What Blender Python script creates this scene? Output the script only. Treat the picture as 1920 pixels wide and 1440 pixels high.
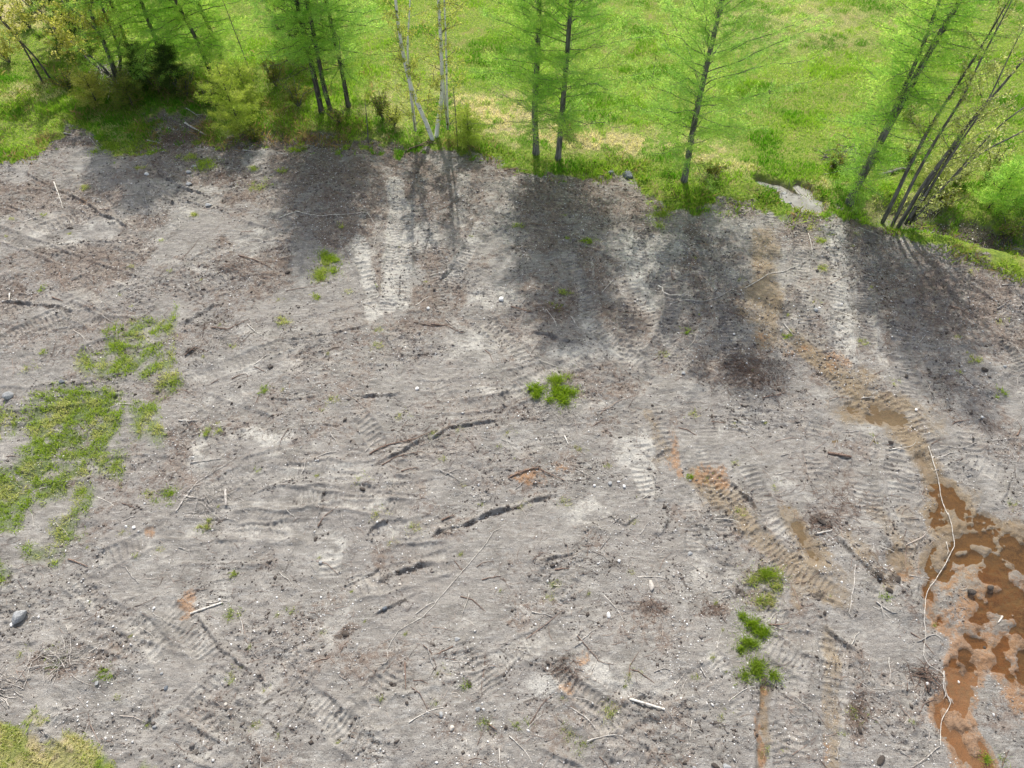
import bpy, math, numpy as np
from mathutils import Vector
R = math.radians
for o in list(bpy.data.objects): bpy.data.objects.remove(o)
sc = bpy.context.scene
col = sc.collection

# ------------------------------------------------------------------ camera, sky, sun
CAM_H, TILT, F = 20.0, R(36.0), 1280.0
cd = bpy.data.cameras.new('camera'); cd.sensor_width = 36; cd.lens = 24; cd.clip_end = 3000; cd.clip_start = 0.1
cam = bpy.data.objects.new('camera', cd); col.objects.link(cam)
cam.location = (0, 0, CAM_H); cam.rotation_euler = (TILT, 0, 0); sc.camera = cam
SUN_EL, SUN_AZ = R(50), R(4)          # azimuth measured from +Y towards -X is negative
w = bpy.data.worlds.new('World'); sc.world = w; w.use_nodes = True
nt = w.node_tree; bg = nt.nodes['Background']
sky = nt.nodes.new('ShaderNodeTexSky'); sky.sky_type = 'NISHITA'; sky.sun_disc = False
sky.sun_elevation = SUN_EL; sky.sun_rotation = -SUN_AZ; sky.dust_density = 2.5; sky.air_density = 1.0
hs = nt.nodes.new('ShaderNodeHueSaturation'); hs.inputs['Saturation'].default_value = .6
nt.links.new(sky.outputs[0], hs.inputs['Color']); nt.links.new(hs.outputs[0], bg.inputs[0]); bg.inputs[1].default_value = 0.15
sd = bpy.data.lights.new('sun', 'SUN'); sd.energy = 3.6; sd.angle = R(0.6); sd.color = (1, .95, .88)
sun = bpy.data.objects.new('sun', sd); col.objects.link(sun)
dirs = Vector((-math.sin(SUN_AZ)*math.cos(SUN_EL), math.cos(SUN_AZ)*math.cos(SUN_EL), math.sin(SUN_EL)))
sun.rotation_euler = dirs.to_track_quat('Z', 'Y').to_euler()
sc.view_settings.view_transform = 'Standard'; sc.view_settings.look = 'None'
sc.view_settings.exposure = 0.52; sc.view_settings.gamma = 1

# ------------------------------------------------------------------ picking ground points
CT, ST = math.cos(TILT), math.sin(TILT)
def ray(u, v):
    a = (u-960)/F; b = -(v-720)/F
    return np.array([a, b*CT + ST, b*ST - CT])
def G(u, v, z=0.0):
    d = ray(u, v); t = (z-CAM_H)/d[2]
    return np.array([d[0]*t, d[1]*t, z])
def P(u, v, Y):
    d = ray(u, v); t = Y/d[1]
    return np.array([d[0]*t, Y, CAM_H + d[2]*t])
def project(x, y, z=0.0):
    zc = z-CAM_H
    yc = y*CT + zc*ST; dc = -(-y*ST + zc*CT)
    dc = np.maximum(dc, .3)
    return 960+F*x/dc, 720-F*yc/dc

# ------------------------------------------------------------------ noise in numpy
_rt = np.random.RandomState(7)
_tab = _rt.rand(512, 512).astype(np.float32)
def vn(x, y, s=0):
    x = x+s*17.31; y = y+s*9.77
    xi = np.floor(x).astype(np.int64); yi = np.floor(y).astype(np.int64)
    fx = (x-xi).astype(np.float32); fy = (y-yi).astype(np.float32)
    fx = fx*fx*fx*(fx*(fx*6-15)+10); fy = fy*fy*fy*(fy*(fy*6-15)+10)
    a = _tab[xi % 512, yi % 512]; b = _tab[(xi+1) % 512, yi % 512]
    c = _tab[xi % 512, (yi+1) % 512]; d = _tab[(xi+1) % 512, (yi+1) % 512]
    return (a+(b-a)*fx)*(1-fy) + (c+(d-c)*fx)*fy
def fbm(x, y, s=0, o=4):
    r = 0; a = 1; t = 0
    for i in range(o):
        cx = x*math.cos(.6*i)-y*math.sin(.6*i); cy = x*math.sin(.6*i)+y*math.cos(.6*i)
        r = r + a*vn(cx*2**i, cy*2**i, s+i*3+1); t += a; a *= .5
    return r/t
def ss(a, b, x):
    t = np.clip((x-a)/(b-a), 0, 1); return t*t*(3-2*t)

# ------------------------------------------------------------------ the ground sheet
def axis(lo, hi, d, far, g=1.12, mid=None):
    c = list(np.arange(lo, hi+1e-6, d))
    st, p, q = d, [], []
    v = lo
    while v > -far: st = st*g; v -= st; p.append(v)
    st = d; v = hi
    while v < far:
        st = min(st*g, .16) if (mid and v < mid) else st*g
        v += st; q.append(v)
    return np.array(p[::-1]+c+q)
XS = axis(-26, 26, .037, 600); YS = axis(-1, 30.5, .037, 700, mid=52)
NX, NY = len(XS), len(YS)
X, Y = np.meshgrid(XS, YS)            # (NY, NX)
Z = np.zeros_like(X)
U, V = project(X, Y)
U[Y < -6] = -9999
wx = (fbm(X*1.1, Y*1.1, 3, 5)-.5); wy = (fbm(X*1.1, Y*1.1, 31, 5)-.5)
U += wx*46; V += wy*34

EDGE = [(-900,330),(-300,320),(0,300),(60,298),(118,262),(130,238),(175,252),(215,282),(275,286),(340,268),(420,276),(520,268),(600,272),
        (700,288),(760,292),(800,276),(860,286),(925,300),(960,322),(1040,333),(1130,338),(1160,322),(1200,338),(1215,372),(1260,392),
        (1340,386),(1400,384),(1460,410),(1500,396),(1560,403),(1640,412),(1700,440),(1780,466),(1850,490),(1920,520),(2100,575),(2600,700)]
eu, ev = zip(*EDGE)
edge_v = np.interp(U, eu, ev)
lateral = edge_v - V                                   # >0 : beyond the edge
ragged = (fbm(X*2.3, Y*2.3, 320, 4)-.5)*np.where(U < 800, 70, 34)
field = ss(-4, 6, lateral+ragged)
for u_, v_, a_, b_ in [(335,236,62,30),(500,262,60,14),(610,262,60,14),(150,246,26,10),(285,268,60,16),(700,276,50,10),(430,262,26,14)]:
    field = field*(1-.95*ss(1.3, .6, np.hypot((U-u_)/a_, (V-v_)/b_)+(fbm(X*1.9, Y*1.9, 350, 4)-.5)*1.5))
corner = ss(-14, 14, (V-1325) - (U-0)*0.50 + (fbm(X*1.8, Y*1.8, 340, 4)-.5)*110)*(U < 300)*(V > 1250)*(U > -4000)
field = np.maximum(field, corner)
field[(Y > 33)] = 1
field[(Y < -6)] = 1

masks = {k: np.zeros_like(X) for k in ('pale','brown','dark','orange','tan','grass','wet','rough')}
def blob(k, u, v, ru, rv, a=1.0, rot=0):
    c, s = math.cos(rot), math.sin(rot)
    b = ((np.abs(U-u) < 2.2*max(ru, rv)) & (np.abs(V-v) < 2.2*max(ru, rv)))
    du = U[b]-u; dv = V[b]-v
    d = np.sqrt(((du*c+dv*s)/ru)**2 + ((-du*s+dv*c)/rv)**2)
    m = masks[k]; m[b] = np.maximum(m[b], a*ss(1.5, .45, d))
def dist(poly, pad):
    """distance, signed side and arclength to an image polyline laid on the ground (metres)"""
    pts = np.array([G(u, v)[:2] for u, v in poly])
    lo = pts.min(0)-pad; hi = pts.max(0)+pad
    ix = np.where((XS >= lo[0]) & (XS <= hi[0]))[0]; iy = np.where((YS >= lo[1]) & (YS <= hi[1]))[0]
    if len(ix) < 2 or len(iy) < 2: return None
    sl = (slice(iy[0], iy[-1]+1), slice(ix[0], ix[-1]+1))
    x = X[sl]+wx[sl]*.28; y = Y[sl]+wy[sl]*.28
    best = np.full(x.shape, 1e9); side = np.zeros(x.shape); arc = np.zeros(x.shape); L = 0; tot = np.sum(np.linalg.norm(np.diff(pts, axis=0), axis=1))
    for a, b in zip(pts[:-1], pts[1:]):
        d = b-a; l = np.linalg.norm(d); d = d/l
        t = np.clip((x-a[0])*d[0]+(y-a[1])*d[1], 0, l)
        px = x-a[0]-t*d[0]; py = y-a[1]-t*d[1]
        dd = np.sqrt(px*px+py*py); k = dd < best
        best[k] = dd[k]; side[k] = np.sign(d[0]*py-d[1]*px)[k]; arc[k] = (L+t)[k]; L += l
    return sl, best, side, arc, tot
def stroke(k, poly, w_, a=1.0):
    r = dist(poly, w_*2+.3)
    if r is None: return
    sl, d, s, arc, tot = r
    masks[k][sl] = np.maximum(masks[k][sl], a*ss(w_*1.5, w_*.5, d))
def dip(poly, w_, depth):
    r = dist(poly, w_*2.2+.3)
    if r is None: return
    sl, d, s, arc, tot = r
    DIP[sl] = np.maximum(DIP[sl], depth*ss(w_*1.7, w_*.35, d))
DIP = np.zeros_like(X)
def furrow(poly, a=.07, w_=.07, dark=.8):
    # an upturned lip with a groove on its near side
    r = dist(poly, .6)
    if r is None: return
    sl, d, s, arc, tot = r
    up = 1 if (G(*poly[-1])[0] > G(*poly[0])[0]) else -1
    sd_ = d*s*up
    n = .4+1.0*ss(.2, .8, vn(X[sl]*4.1, Y[sl]*4.1, 5)); a = a*.8; w_ = w_*.68
    end = ss(0, .35, arc)*ss(0, .35, tot-arc)
    Z[sl] += n*end*a*(np.exp(-((sd_-w_*.9)/w_)**2) - .45*np.exp(-((sd_+w_*.7)/(w_*.8))**2))
    m = masks['dark']; m[sl] = np.maximum(m[sl], .75*dark*end*np.exp(-(sd_/(w_*1.1))**2)*ss(.25, .6, vn(X[sl]*5.3, Y[sl]*5.3, 6)))
    m = masks['rough']; m[sl] = np.maximum(m[sl], end*np.exp(-(d/.28)**2))
def track(poly, w_=.27, rib=.016, pale=.5, pitch=.2, berm=.03, seed=0, k='pale'):
    r = dist(poly, .9)
    if r is None: return
    sl, d, s, arc, tot = r
    n = ss(.18, .6, vn(X[sl]*1.3, Y[sl]*1.3, 40+seed))
    end = ss(0, .5, arc)*ss(0, .5, tot-arc)
    ins = ss(w_+.04, w_-.04, d)*end
    ph = (arc/pitch+.15*wx[sl]*6) % 1.0
    sh = np.where(ph < .42, np.sin(ph/.42*math.pi), -.4)
    Z[sl] += ins*(rib*sh*(.25+.75*n) - .018) + end*berm*np.exp(-((d-w_-.07)/.06)**2)*(.3+n*.9)
    m = masks[k]; m[sl] = np.maximum(m[sl], pale*ins*(.45+.55*n))

# soil tone patches (pale clay, brown organic litter, rusty seep, tan mud), given as places on the ground
for b in [(500,818,62,18,.9),(375,850,28,34,.8),(420,745,60,14,.4),(1190,838,34,34,.95),(1020,1290,38,28,.9),(1122,1272,32,30,.8),(925,560,55,26,.6),
          (1215,480,62,44,.55),(785,440,40,28,.8),(742,430,26,60,.6),(1130,650,50,34,.6),(1065,660,40,20,.7),(880,640,60,30,.5),(1480,600,50,60,.3),(1280,400,30,20,.3),
          (620,1030,28,46,.7),(1315,1040,26,60,.5),(1100,960,40,30,.4),(560,690,120,20,.35),(730,840,80,12,.3),(200,430,80,30,.35),(120,420,100,60,.3),
          (330,330,60,20,.3),(870,1400,60,26,.4),(640,1430,90,30,.35),(1160,500,20,90,.35),(300,620,30,10,.2),(1590,560,40,90,.35),(400,300,50,18,.3)]:
    blob('pale', *b[:4], a=b[4])
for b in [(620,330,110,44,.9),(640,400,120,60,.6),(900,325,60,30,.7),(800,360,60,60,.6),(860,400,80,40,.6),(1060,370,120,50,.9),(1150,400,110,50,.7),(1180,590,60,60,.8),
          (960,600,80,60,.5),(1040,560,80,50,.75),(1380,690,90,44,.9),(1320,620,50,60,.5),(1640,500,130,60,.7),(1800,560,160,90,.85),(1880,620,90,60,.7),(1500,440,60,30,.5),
          (1560,700,60,30,.4),(350,830,40,40,.7),(330,880,50,40,.6),(300,730,60,22,.5),(200,905,50,20,.6),(100,900,60,30,.4),(1220,1140,46,16,.8),(1335,1140,30,18,.75),
          (648,1188,20,12,.9),(1610,1330,30,70,.9),(1600,1240,34,30,.6),(1115,1000,30,26,.4),(1230,1180,80,40,.4),(1130,720,80,44,.6),(1180,790,90,30,.4),(700,620,120,60,.3),
          (880,760,120,60,.25),(1060,860,90,30,.4),(430,500,60,30,.5),(520,520,40,18,.5),(330,720,40,18,.5),(110,1245,50,30,.7),(1420,1120,30,22,.7),(1480,1010,60,20,.3),
          (1560,880,60,40,.4),(1550,970,60,30,.5),(1660,1060,50,40,.5),(1500,1380,60,80,.35),(1680,1300,60,70,.35),(560,300,80,24,.8),(380,250,80,20,.9),(450,330,60,18,.7),
          (1900,1330,60,60,.5),(1870,1250,60,20,.4),(1080,1290,30,26,.5),(1090,1340,60,30,.35),(1240,1420,60,30,.6),(920,900,80,30,.2),(60,540,80,40,.2),(240,520,60,30,.2),
          (860,480,40,30,.4),(760,560,14,40,.6),(700,540,12,50,.7),(715,520,10,40,.6),(1345,480,60,50,.4),(1290,520,40,60,.4)]:
    blob('brown', *b[:4], a=b[4])
for b in [(1540,975,16,10,1),(1645,1085,14,12,1),(1682,1088,14,10,1),(1722,1262,26,8,1,.5),(1610,1320,16,26,.7),(1040,1245,30,9,.8,-.6),(750,1120,20,8,.3),(1700,1120,14,8,.7),
          (1850,430,90,22,1,.25),(1760,410,40,14,.9),(690,850,40,5,.5,-.3),(1150,1062,30,12,.7,-.2),(1030,1050,30,10,.8,-.3),(640,1190,12,9,.7),(1385,1110,14,9,.8),
          (1435,1135,14,7,.9),(1540,1120,12,8,.8),(900,700,30,6,.2),(1620,230,1,1,0),(395,600,40,8,.5,-.5),(360,655,20,8,.8,-.6),(105,442,10,10,.6),(130,425,8,4,.9)]:
    blob('dark', *b[:4], a=b[4], rot=(b[5] if len(b) > 5 else 0))
for b in [(1262,850,16,34,1),(1276,888,10,12,1),(1332,890,30,24,1),(1000,892,40,12,.7),(1040,874,20,12,.4),(356,1130,16,30,.7),(350,1160,12,8,.8),(280,990,10,14,.7),(1570,680,14,22,.6),
          (1480,660,50,10,.4),(1430,640,20,10,.3),(1820,1150,40,50,.9),(1800,1220,26,60,1),(1880,1110,70,60,.9),(1780,1290,20,40,1),(1775,1340,34,26,.9),(1810,1400,34,50,1),
          (1745,1130,12,40,1),(1765,1170,22,20,.9),(1840,1240,60,10,.8),(1905,1220,40,40,.9),(1425,1380,7,50,.8),(1440,1320,8,40,.5),(1550,1410,5,30,.6),(1055,1290,16,18,.6),
          (1085,1240,14,14,.6),(160,380,14,6,.5),(130,400,8,6,.5)]:
    blob('orange', *b[:4], a=b[4])
for b in [(1432,560,38,80,.95),(1440,470,20,50,.7),(1500,640,44,24,.6),(1640,765,80,26,1),(1600,715,50,30,.7),(1700,810,40,26,.8),(1740,880,26,44,.7),(1780,940,50,40,.9),
          (1800,1010,60,50,.8),(1530,1040,26,46,.8),(1500,1010,14,40,.7),(1370,930,26,30,.6),(1410,980,30,30,.6),(1490,1060,60,30,.6),(1560,1080,40,26,.5),(1700,1060,40,30,.6),
          (1830,1090,60,60,.6),(1500,1120,20,34,.6),(1440,1330,10,60,.8),(1560,1320,10,120,.6),(1750,790,40,30,.5),(1230,830,14,60,.5),(1340,920,30,30,.5),(1890,1210,50,20,.7),
          (1660,380,1,1,0),(1480,365,70,34,.8)]:
    blob('tan', *b[:4], a=b[4])

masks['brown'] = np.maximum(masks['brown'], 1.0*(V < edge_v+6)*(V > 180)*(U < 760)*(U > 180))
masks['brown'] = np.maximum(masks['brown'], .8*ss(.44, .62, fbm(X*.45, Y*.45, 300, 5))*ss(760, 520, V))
masks['brown'] = np.maximum(masks['brown'], .38*ss(.5, .68, fbm(X*.5, Y*.7, 305, 5)))
masks['pale'] = np.maximum(masks['pale'], .25*ss(.56, .72, fbm(X*.6, Y*.8, 310, 5)))
masks['brown'] = np.maximum(masks['brown'], .75*np.exp(-((U-1760)/230)**2-((V-560)/110)**2)*ss(.3, .55, fbm(X*.8, Y*.8, 306, 4)))
# relief: soft swells, streaky scraping, crumbs
Z += (fbm(X*.22, Y*.22, 50, 3)-.5)*.35
Z += (fbm(X*.9, Y*1.6, 52, 4)-.5)*.12*(1-.3*field)
scr = fbm(X*1.7+wx*2, Y*6.5, 60, 3)-.5
Z += scr*.03*(1-field)
scr2 = fbm((X*.8+Y*.6)*1.5, (Y*.8-X*.6)*7, 63, 3)-.5
Z += scr2*.032*(1-field)*ss(.42, .6, vn(X*.25, Y*.25, 71))
fine = fbm(X*6.5, Y*6.5, 80, 3)-.5
rough0 = np.maximum(ss(.52, .72, fbm(X*.55, Y*.55, 90, 4)), masks['brown']*.8)
Z += fine*(.032+.10*rough0)*(1-field*.5)
Z += (fbm(X*2.6+Y*.6, Y*3.4, 83, 3)-.5)*.09*(1-field)*(.4+.6*rough0)

FUR = [([(805,1003),(860,985),(930,960),(1000,940),(1062,930)],.13,.11,1),([(700,1097),(760,1068),(822,1045)],.10,.1,.9),([(640,1105),(700,1075),(722,1048)],.06,.07,.5),
       ([(655,742),(705,740),(757,736)],.09,.08,.9),([(697,876),(740,850),(790,826),(850,802),(945,786)],.09,.08,.8),([(40,322),(90,347),(143,370),(190,398),(242,428)],.09,.08,.9),
       ([(283,320),(330,345),(403,370)],.08,.08,.7),([(0,377),(73,413)],.06,.07,.7),([(0,566),(70,572),(143,587)],.1,.1,.8),([(0,548),(70,552)],.06,.06,.7),
       ([(333,613),(370,592),(415,568)],.11,.11,.9),([(470,545),(512,526)],.08,.09,.8),([(345,668),(378,642)],.11,.12,1),([(490,748),(540,750),(602,743)],.07,.06,.7),
       ([(373,1147),(388,1175),(410,1207),(443,1233),(470,1258),(502,1281)],.07,.06,.8),([(260,1373),(290,1345),(313,1317)],.06,.05,.6),([(497,1337),(527,1377)],.06,.06,.6),
       ([(533,1377),(565,1330),(602,1287)],.06,.06,.6),([(680,1013),(700,990),(733,973)],.08,.08,.8),([(853,1218),(887,1193)],.1,.09,1),([(690,1160),(740,1130),(782,1107)],.07,.07,.7),
       ([(935,1275),(960,1255),(987,1227)],.06,.06,.7),([(1360,900),(1390,925),(1423,962)],.11,.1,1),([(1500,1113),(1540,1116),(1577,1137)],.08,.08,.8),([(1537,1167),(1570,1195),(1605,1225)],.1,.1,.9),
       ([(1120,660),(1163,693)],.07,.07,.6),([(990,623),(1040,634),(1085,645)],.1,.1,.9),([(1233,947),(1228,910),(1218,880)],.07,.07,.6),([(813,538),(853,497)],.1,.1,.9),
       ([(1860,950),(1907,897)],.06,.06,.7),([(460,930),(520,905),(600,900)],.04,.05,.4),([(830,960),(870,945),(850,948)],.04,.05,.3),([(540,640),(600,632),(690,612)],.06,.06,.5),
       ([(1010,1060),(1060,1040),(1090,1030)],.07,.07,.7),([(800,1195),(830,1180)],.05,.05,.4),([(1130,960),(1170,985),(1200,960)],.06,.06,.4),([(1240,1010),(1252,970),(1256,930)],.06,.08,.5),
       ([(560,800),(610,798),(660,806)],.05,.06,.4),([(240,660),(300,640),(330,620)],.03,.05,.2),([(60,470),(160,450),(250,455)],.04,.05,.3),([(270,345),(330,370),(440,400)],.04,.05,.3),
       ([(590,1010),(600,960),(610,910)],.07,.08,.6),([(1640,1000),(1690,1060),(1720,1090)],.09,.1,.5),([(1560,1000),(1600,1040),(1660,1100)],.09,.1,.6),([(1700,1250),(1722,1262),(1760,1300)],.09,.08,1),
       ([(1695,1305),(1720,1325)],.07,.07,.9),([(1260,1180),(1230,1190)],.03,.05,.3),([(130,720),(200,716),(250,735)],.05,.05,.4),([(720,1350),(700,1320)],.03,.05,.3)]
for p_, a, w_, dk in FUR: furrow(p_, a, w_, dk)

TR = [([(748,330),(744,400),(737,470),(728,530),(722,590)],.3,.95),([(766,380),(760,450),(752,570)],.26,.7),([(672,440),(684,505),(700,580)],.3,.9),([(905,410),(872,480),(835,540)],.3,.6),
      ([(1195,820),(1200,880),(1222,950)],.34,.75),([(1215,750),(1240,830),(1285,900)],.4,.3),([(1310,880),(1370,930),(1430,1010),(1500,1080),(1575,1130)],.38,.45),
      ([(1400,860),(1440,960),(1520,1060)],.3,.35),([(1550,410),(1566,520),(1580,660)],.32,.55),([(1640,400),(1625,520),(1630,660)],.32,.25),([(1500,420),(1500,540),(1520,660)],.3,.3),
      ([(620,980),(622,1090)],.36,.6),([(520,1280),(600,1330),(700,1420)],.34,.3),([(600,1400),(700,1310),(760,1240)],.34,.3),([(320,1240),(280,1200),(230,1150)],.3,.3),
      ([(300,1130),(360,1180),(410,1240)],.34,.25),([(640,1110),(740,1080),(860,1040)],.34,.25),([(1180,520),(1180,620),(1170,700)],.34,.25),([(1270,500),(1260,600),(1265,690)],.34,.25),
      ([(1540,780),(1530,860),(1560,940)],.36,.25),([(1680,820),(1690,920),(1720,1020)],.4,.3),([(880,1200),(900,1260),(940,1320)],.34,.25),([(1100,600),(1150,640),(1220,690)],.36,.35),
      ([(900,590),(960,640),(1000,690)],.34,.3),([(340,560),(420,520),(480,500)],.3,.2),([(420,1000),(500,1000),(560,980)],.3,.3),([(660,760),(690,800),(720,850)],.3,.25),
      ([(430,420),(500,440),(580,445)],.3,.2),([(60,440),(160,400),(240,360)],.36,.25),([(250,300),(340,360),(440,380)],.34,.25),([(0,640),(120,600),(240,590)],.34,.2),
      ([(1700,560),(1690,660),(1710,760)],.34,.2),([(1800,780),(1830,860),(1900,900)],.34,.2),([(1350,560),(1380,700),(1390,820)],.34,.2),([(1050,420),(1080,520),(1120,600)],.34,.3),
      ([(1550,1160),(1560,1300),(1560,1440)],.3,.3),([(1470,1220),(1480,1330),(1490,1440)],.3,.25),([(150,1060),(210,1040),(300,1000)],.3,.25),([(1000,720),(940,760),(860,770)],.3,.15),
      ([(440,880),(520,860),(610,870)],.3,.2),([(1420,1230),(1428,1340),(1424,1440)],.22,.1),([(1640,720),(1740,820),(1800,900)],.36,.2),([(1330,780),(1330,850),(1350,930)],.34,.15),
      ([(1630,800),(1620,900),(1640,1000)],.4,.2),([(1740,940),(1800,930),(1900,980)],.36,.2)]
for i, (p_, w_, pl) in enumerate(TR):
    track(p_, w_, .036, pl, .16+.03*(i % 3), .03, i)
rs = np.random.RandomState(5)
def heading(u, v):
    """how the machines moved over this part of the site (image-plane angle)"""
    if v < 640 and u > 640: return rs.normal(1.5, .14)
    if v < 640: return rs.choice([rs.normal(.35, .15), rs.normal(-.45, .2)])
    if u > 1250: return rs.choice([rs.normal(.95, .2), rs.normal(1.45, .15), rs.normal(.2, .2)], p=[.4, .45, .15])
    if v > 1150: return rs.choice([rs.normal(.75, .15), rs.normal(-.85, .2)])
    return rs.choice([rs.normal(-.25, .15), rs.normal(.0, .1), rs.normal(.8, .3), rs.normal(-.7, .2)], p=[.35, .3, .15, .2])
def arc_pts(u0, v0, an, L, bend):
    return [(u0+L*(t-.5)*math.cos(an+bend*t), v0+L*.8*(t-.5)*math.sin(an+bend*t)) for t in (0, .25, .5, .75, 1)]
for i in range(64):
    u0 = rs.uniform(-60, 1980); v0 = rs.uniform(400, 1430); an = heading(u0, v0); L = rs.uniform(110, 360); bend = rs.normal(0, .18)
    if u0 > 1650 and v0 > 900: continue
    k_ = F/(CAM_H*1.35)*(.8+v0/2400); off = 1.0*k_
    pl = rs.uniform(.05, .4); w0 = rs.uniform(.2, .3); pt = rs.uniform(.14, .19)
    track(arc_pts(u0, v0, an, L, bend), w0, rs.uniform(.015, .034), pl, pt, .022, 60+i)
    if rs.rand() < .6: track(arc_pts(u0-off*math.sin(an), v0+off*math.cos(an)*.8, an, L*rs.uniform(.6, 1), bend), w0, rs.uniform(.02, .045), pl*.8, pt, .04, 160+i)
for i in range(90):                    # bundles of drag scratches
    u0 = rs.uniform(-60, 1980); v0 = rs.uniform(380, 1430); an = heading(u0, v0)+rs.normal(0, .1); bend = rs.normal(0, .2)
    if u0 > 1650 and v0 > 900: continue
    for j in range(rs.randint(2, 6)):
        d_ = j*rs.uniform(6, 13); furrow(arc_pts(u0-d_*math.sin(an)+rs.uniform(-20, 20), v0+d_*math.cos(an), an, rs.uniform(40, 150), bend), rs.uniform(.008, .026), rs.uniform(.025, .045), rs.uniform(.5, 1.2))
for i in range(45):                    # pale scraped streaks
    u0 = rs.uniform(-60, 1900); v0 = rs.uniform(360, 1430); an = heading(u0, v0); stroke('pale', arc_pts(u0, v0, an, rs.uniform(60, 240), rs.normal(0, .15)), rs.uniform(.06, .25), rs.uniform(.15, .4))
for p_, w_, a_ in [([(742,340),(736,450),(728,570)],.34,1),([(767,380),(760,450),(752,570)],.3,.95),([(800,430),(780,460)],.5,.8),([(870,330),(860,420)],.3,.5),([(960,340),(955,450)],.3,.35),([(1340,420),(1350,560)],.25,.4),([(672,450),(684,505),(702,590)],.3,1),([(1095,560),(1110,660)],.25,.6),([(1180,440),(1190,500),(1215,570)],.45,.75),([(1570,410),(1580,540),(1590,670)],.4,.8),
                   ([(1465,470),(1475,640)],.15,.45),([(1200,810),(1220,930)],.3,.6),([(900,420),(850,510)],.25,.6),([(1320,500),(1350,600)],.2,.35),([(1630,540),(1660,700)],.25,.4)]: stroke('pale', p_, w_, a_)
for p_, w_, a_ in [([(1500,650),(1560,690),(1600,730),(1680,790),(1715,830),(1745,890),(1775,940)],.45,.95),([(1430,440),(1435,640)],.5,.8),([(1310,890),(1400,980),(1500,1080),(1570,1120)],.4,.75),
                   ([(1480,960),(1540,1060)],.35,.8),([(1550,1180),(1560,1440)],.2,.6),([(1215,770),(1250,850)],.2,.6),([(1590,1000),(1660,1090)],.3,.5),([(1640,960),(1720,1060)],.3,.5),([(1700,960),(1740,1050)],.3,.5)]: stroke('tan', p_, w_, a_)

# hollows that hold water
WATER = -.02
for p_, w_, d_ in [
    ([(1935,1040),(1910,1100),(1890,1130)],.95,.17),([(2010,1100),(1985,1250)],1.4,.2),([(1925,1010),(1880,1060)],.5,.16),
    ([(1870,1150),(1840,1180),(1820,1230),(1810,1255)],.42,.16),([(1890,1120),(1850,1165)],.4,.16),
    ([(1815,1240),(1860,1245),(1920,1260)],.2,.12),([(1920,1215),(1895,1235)],.45,.14),
    ([(1800,1260),(1805,1290),(1795,1330),(1810,1380),(1840,1430),(1850,1470)],.36,.15),([(1770,1335),(1785,1375),(1815,1420)],.3,.14),
    ([(1835,980),(1860,990),(1820,1030),(1770,1045),(1760,1075)],.42,.15),([(1850,975),(1862,1000)],.3,.14),([(1755,1090),(1745,1120),(1755,1150),(1775,1175)],.2,.13),
    ([(1770,925),(1790,955),(1775,975)],.5,.14),([(1650,768),(1685,785)],.34,.13),([(1725,860),(1745,905)],.16,.1),([(1600,770),(1650,790)],.2,.09),
    ([(1498,985),(1530,1045)],.22,.1),([(1680,1050),(1700,1070)],.3,.1),([(1440,1290),(1428,1380),(1425,1460)],.13,.11),
    ([(1478,370),(1525,384)],.45,.27),([(1425,343),(1460,352),(1485,368)],.3,.22),([(1500,352),(1520,366)],.3,.18)]:
    dip(p_, w_, d_)
# the ditch on the right below the bank
for p_, w_, d_ in [([(1560,385),(1640,395),(1740,405),(1830,432),(1930,455),(2100,500)],.75,.55)]:
    r = dist(p_, 3); sl, d, s, arc, tot = r
    Z[sl] -= d_*ss(1.4, .2, d)*ss(0, 2.5, arc)
    dm_ = ss(1.1, .3, d+(vn(X[sl]*2.5, Y[sl]*2.5, 77)-.5)*.9)*ss(1, 4, arc); masks['dark'][sl] = np.maximum(masks['dark'][sl], dm_); masks['brown'][sl] = np.maximum(masks['brown'][sl], dm_); field[sl] = field[sl]*(1-dm_*.9)
islands = ss(.45, .75, fbm(X*2.6, Y*2.6, 130, 5))*.16*((U > 1760) & (V > 960))
near_w = ss(0.0, .08, DIP)
poolm = ss(.03, .14, DIP*(.5+vn(X*3, Y*3, 15)))*(V < 400)*(U < 1570)*(U > 1380); field *= 1-poolm
Zs = Z*(1-near_w*.5)+near_w*((fbm(X*2.4, Y*2.4, 401, 5)-.5)*.15)
ring = ss(.005, .05, DIP)*(U > 1690)*(V > 1060)
masks['orange'] = np.maximum(masks['orange']*.9, ring*(.35+.5*(V > 1180)))
masks['tan'] = np.maximum(masks['tan'], .8*ss(.005, .05, DIP)*(V <= 1060)*(V > 600))
Z = np.where(DIP > 0, Zs*1.0 - DIP + islands*near_w + .02*near_w, Z)
for u, v, ru, rv, hh in [(1857,1100,22,12,.3),(1820,1112,14,8,.24),(1885,1165,24,14,.24),(1800,1105,30,26,.16),(1850,1235,26,20,.2),(1800,1035,10,8,.2),(1838,1030,26,6,.2),(1800,990,8,6,.2)]:
    b = (np.abs(U-u) < 60) & (np.abs(V-v) < 60)
    Z[b] += hh*.8*ss(1.5, .2, np.sqrt(((U[b]-u)/ru)**2+((V[b]-v)/rv)**2))*(.1+1.6*fbm(X[b]*3.5, Y[b]*3.5, 9, 4))
pz = near_w*(U > 1690)*(V > 900)
lid = -.035+(fbm(X*3.2, Y*3.2, 410, 5)-.5)*.10
Z = np.where((pz > 0) & (Z > lid), lid+.35*(Z-lid), Z)
masks['dark'] = np.maximum(masks['dark'], .45*ss(.12, .2, DIP)*(U > 1780)*(V > 960))
masks['wet'] = np.maximum(ss(.01, .09, DIP), masks['tan']*.25)
# bank under the trees, gentle field beyond
Z += field*(Y > 15)*.12*ss(0, 40, lateral)
Z += ss(34, 120, Y)*2.0*(fbm(X*.02, Y*.02, 140, 3))
masks['rough'] = np.maximum(masks['rough'], rough0)

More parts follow.
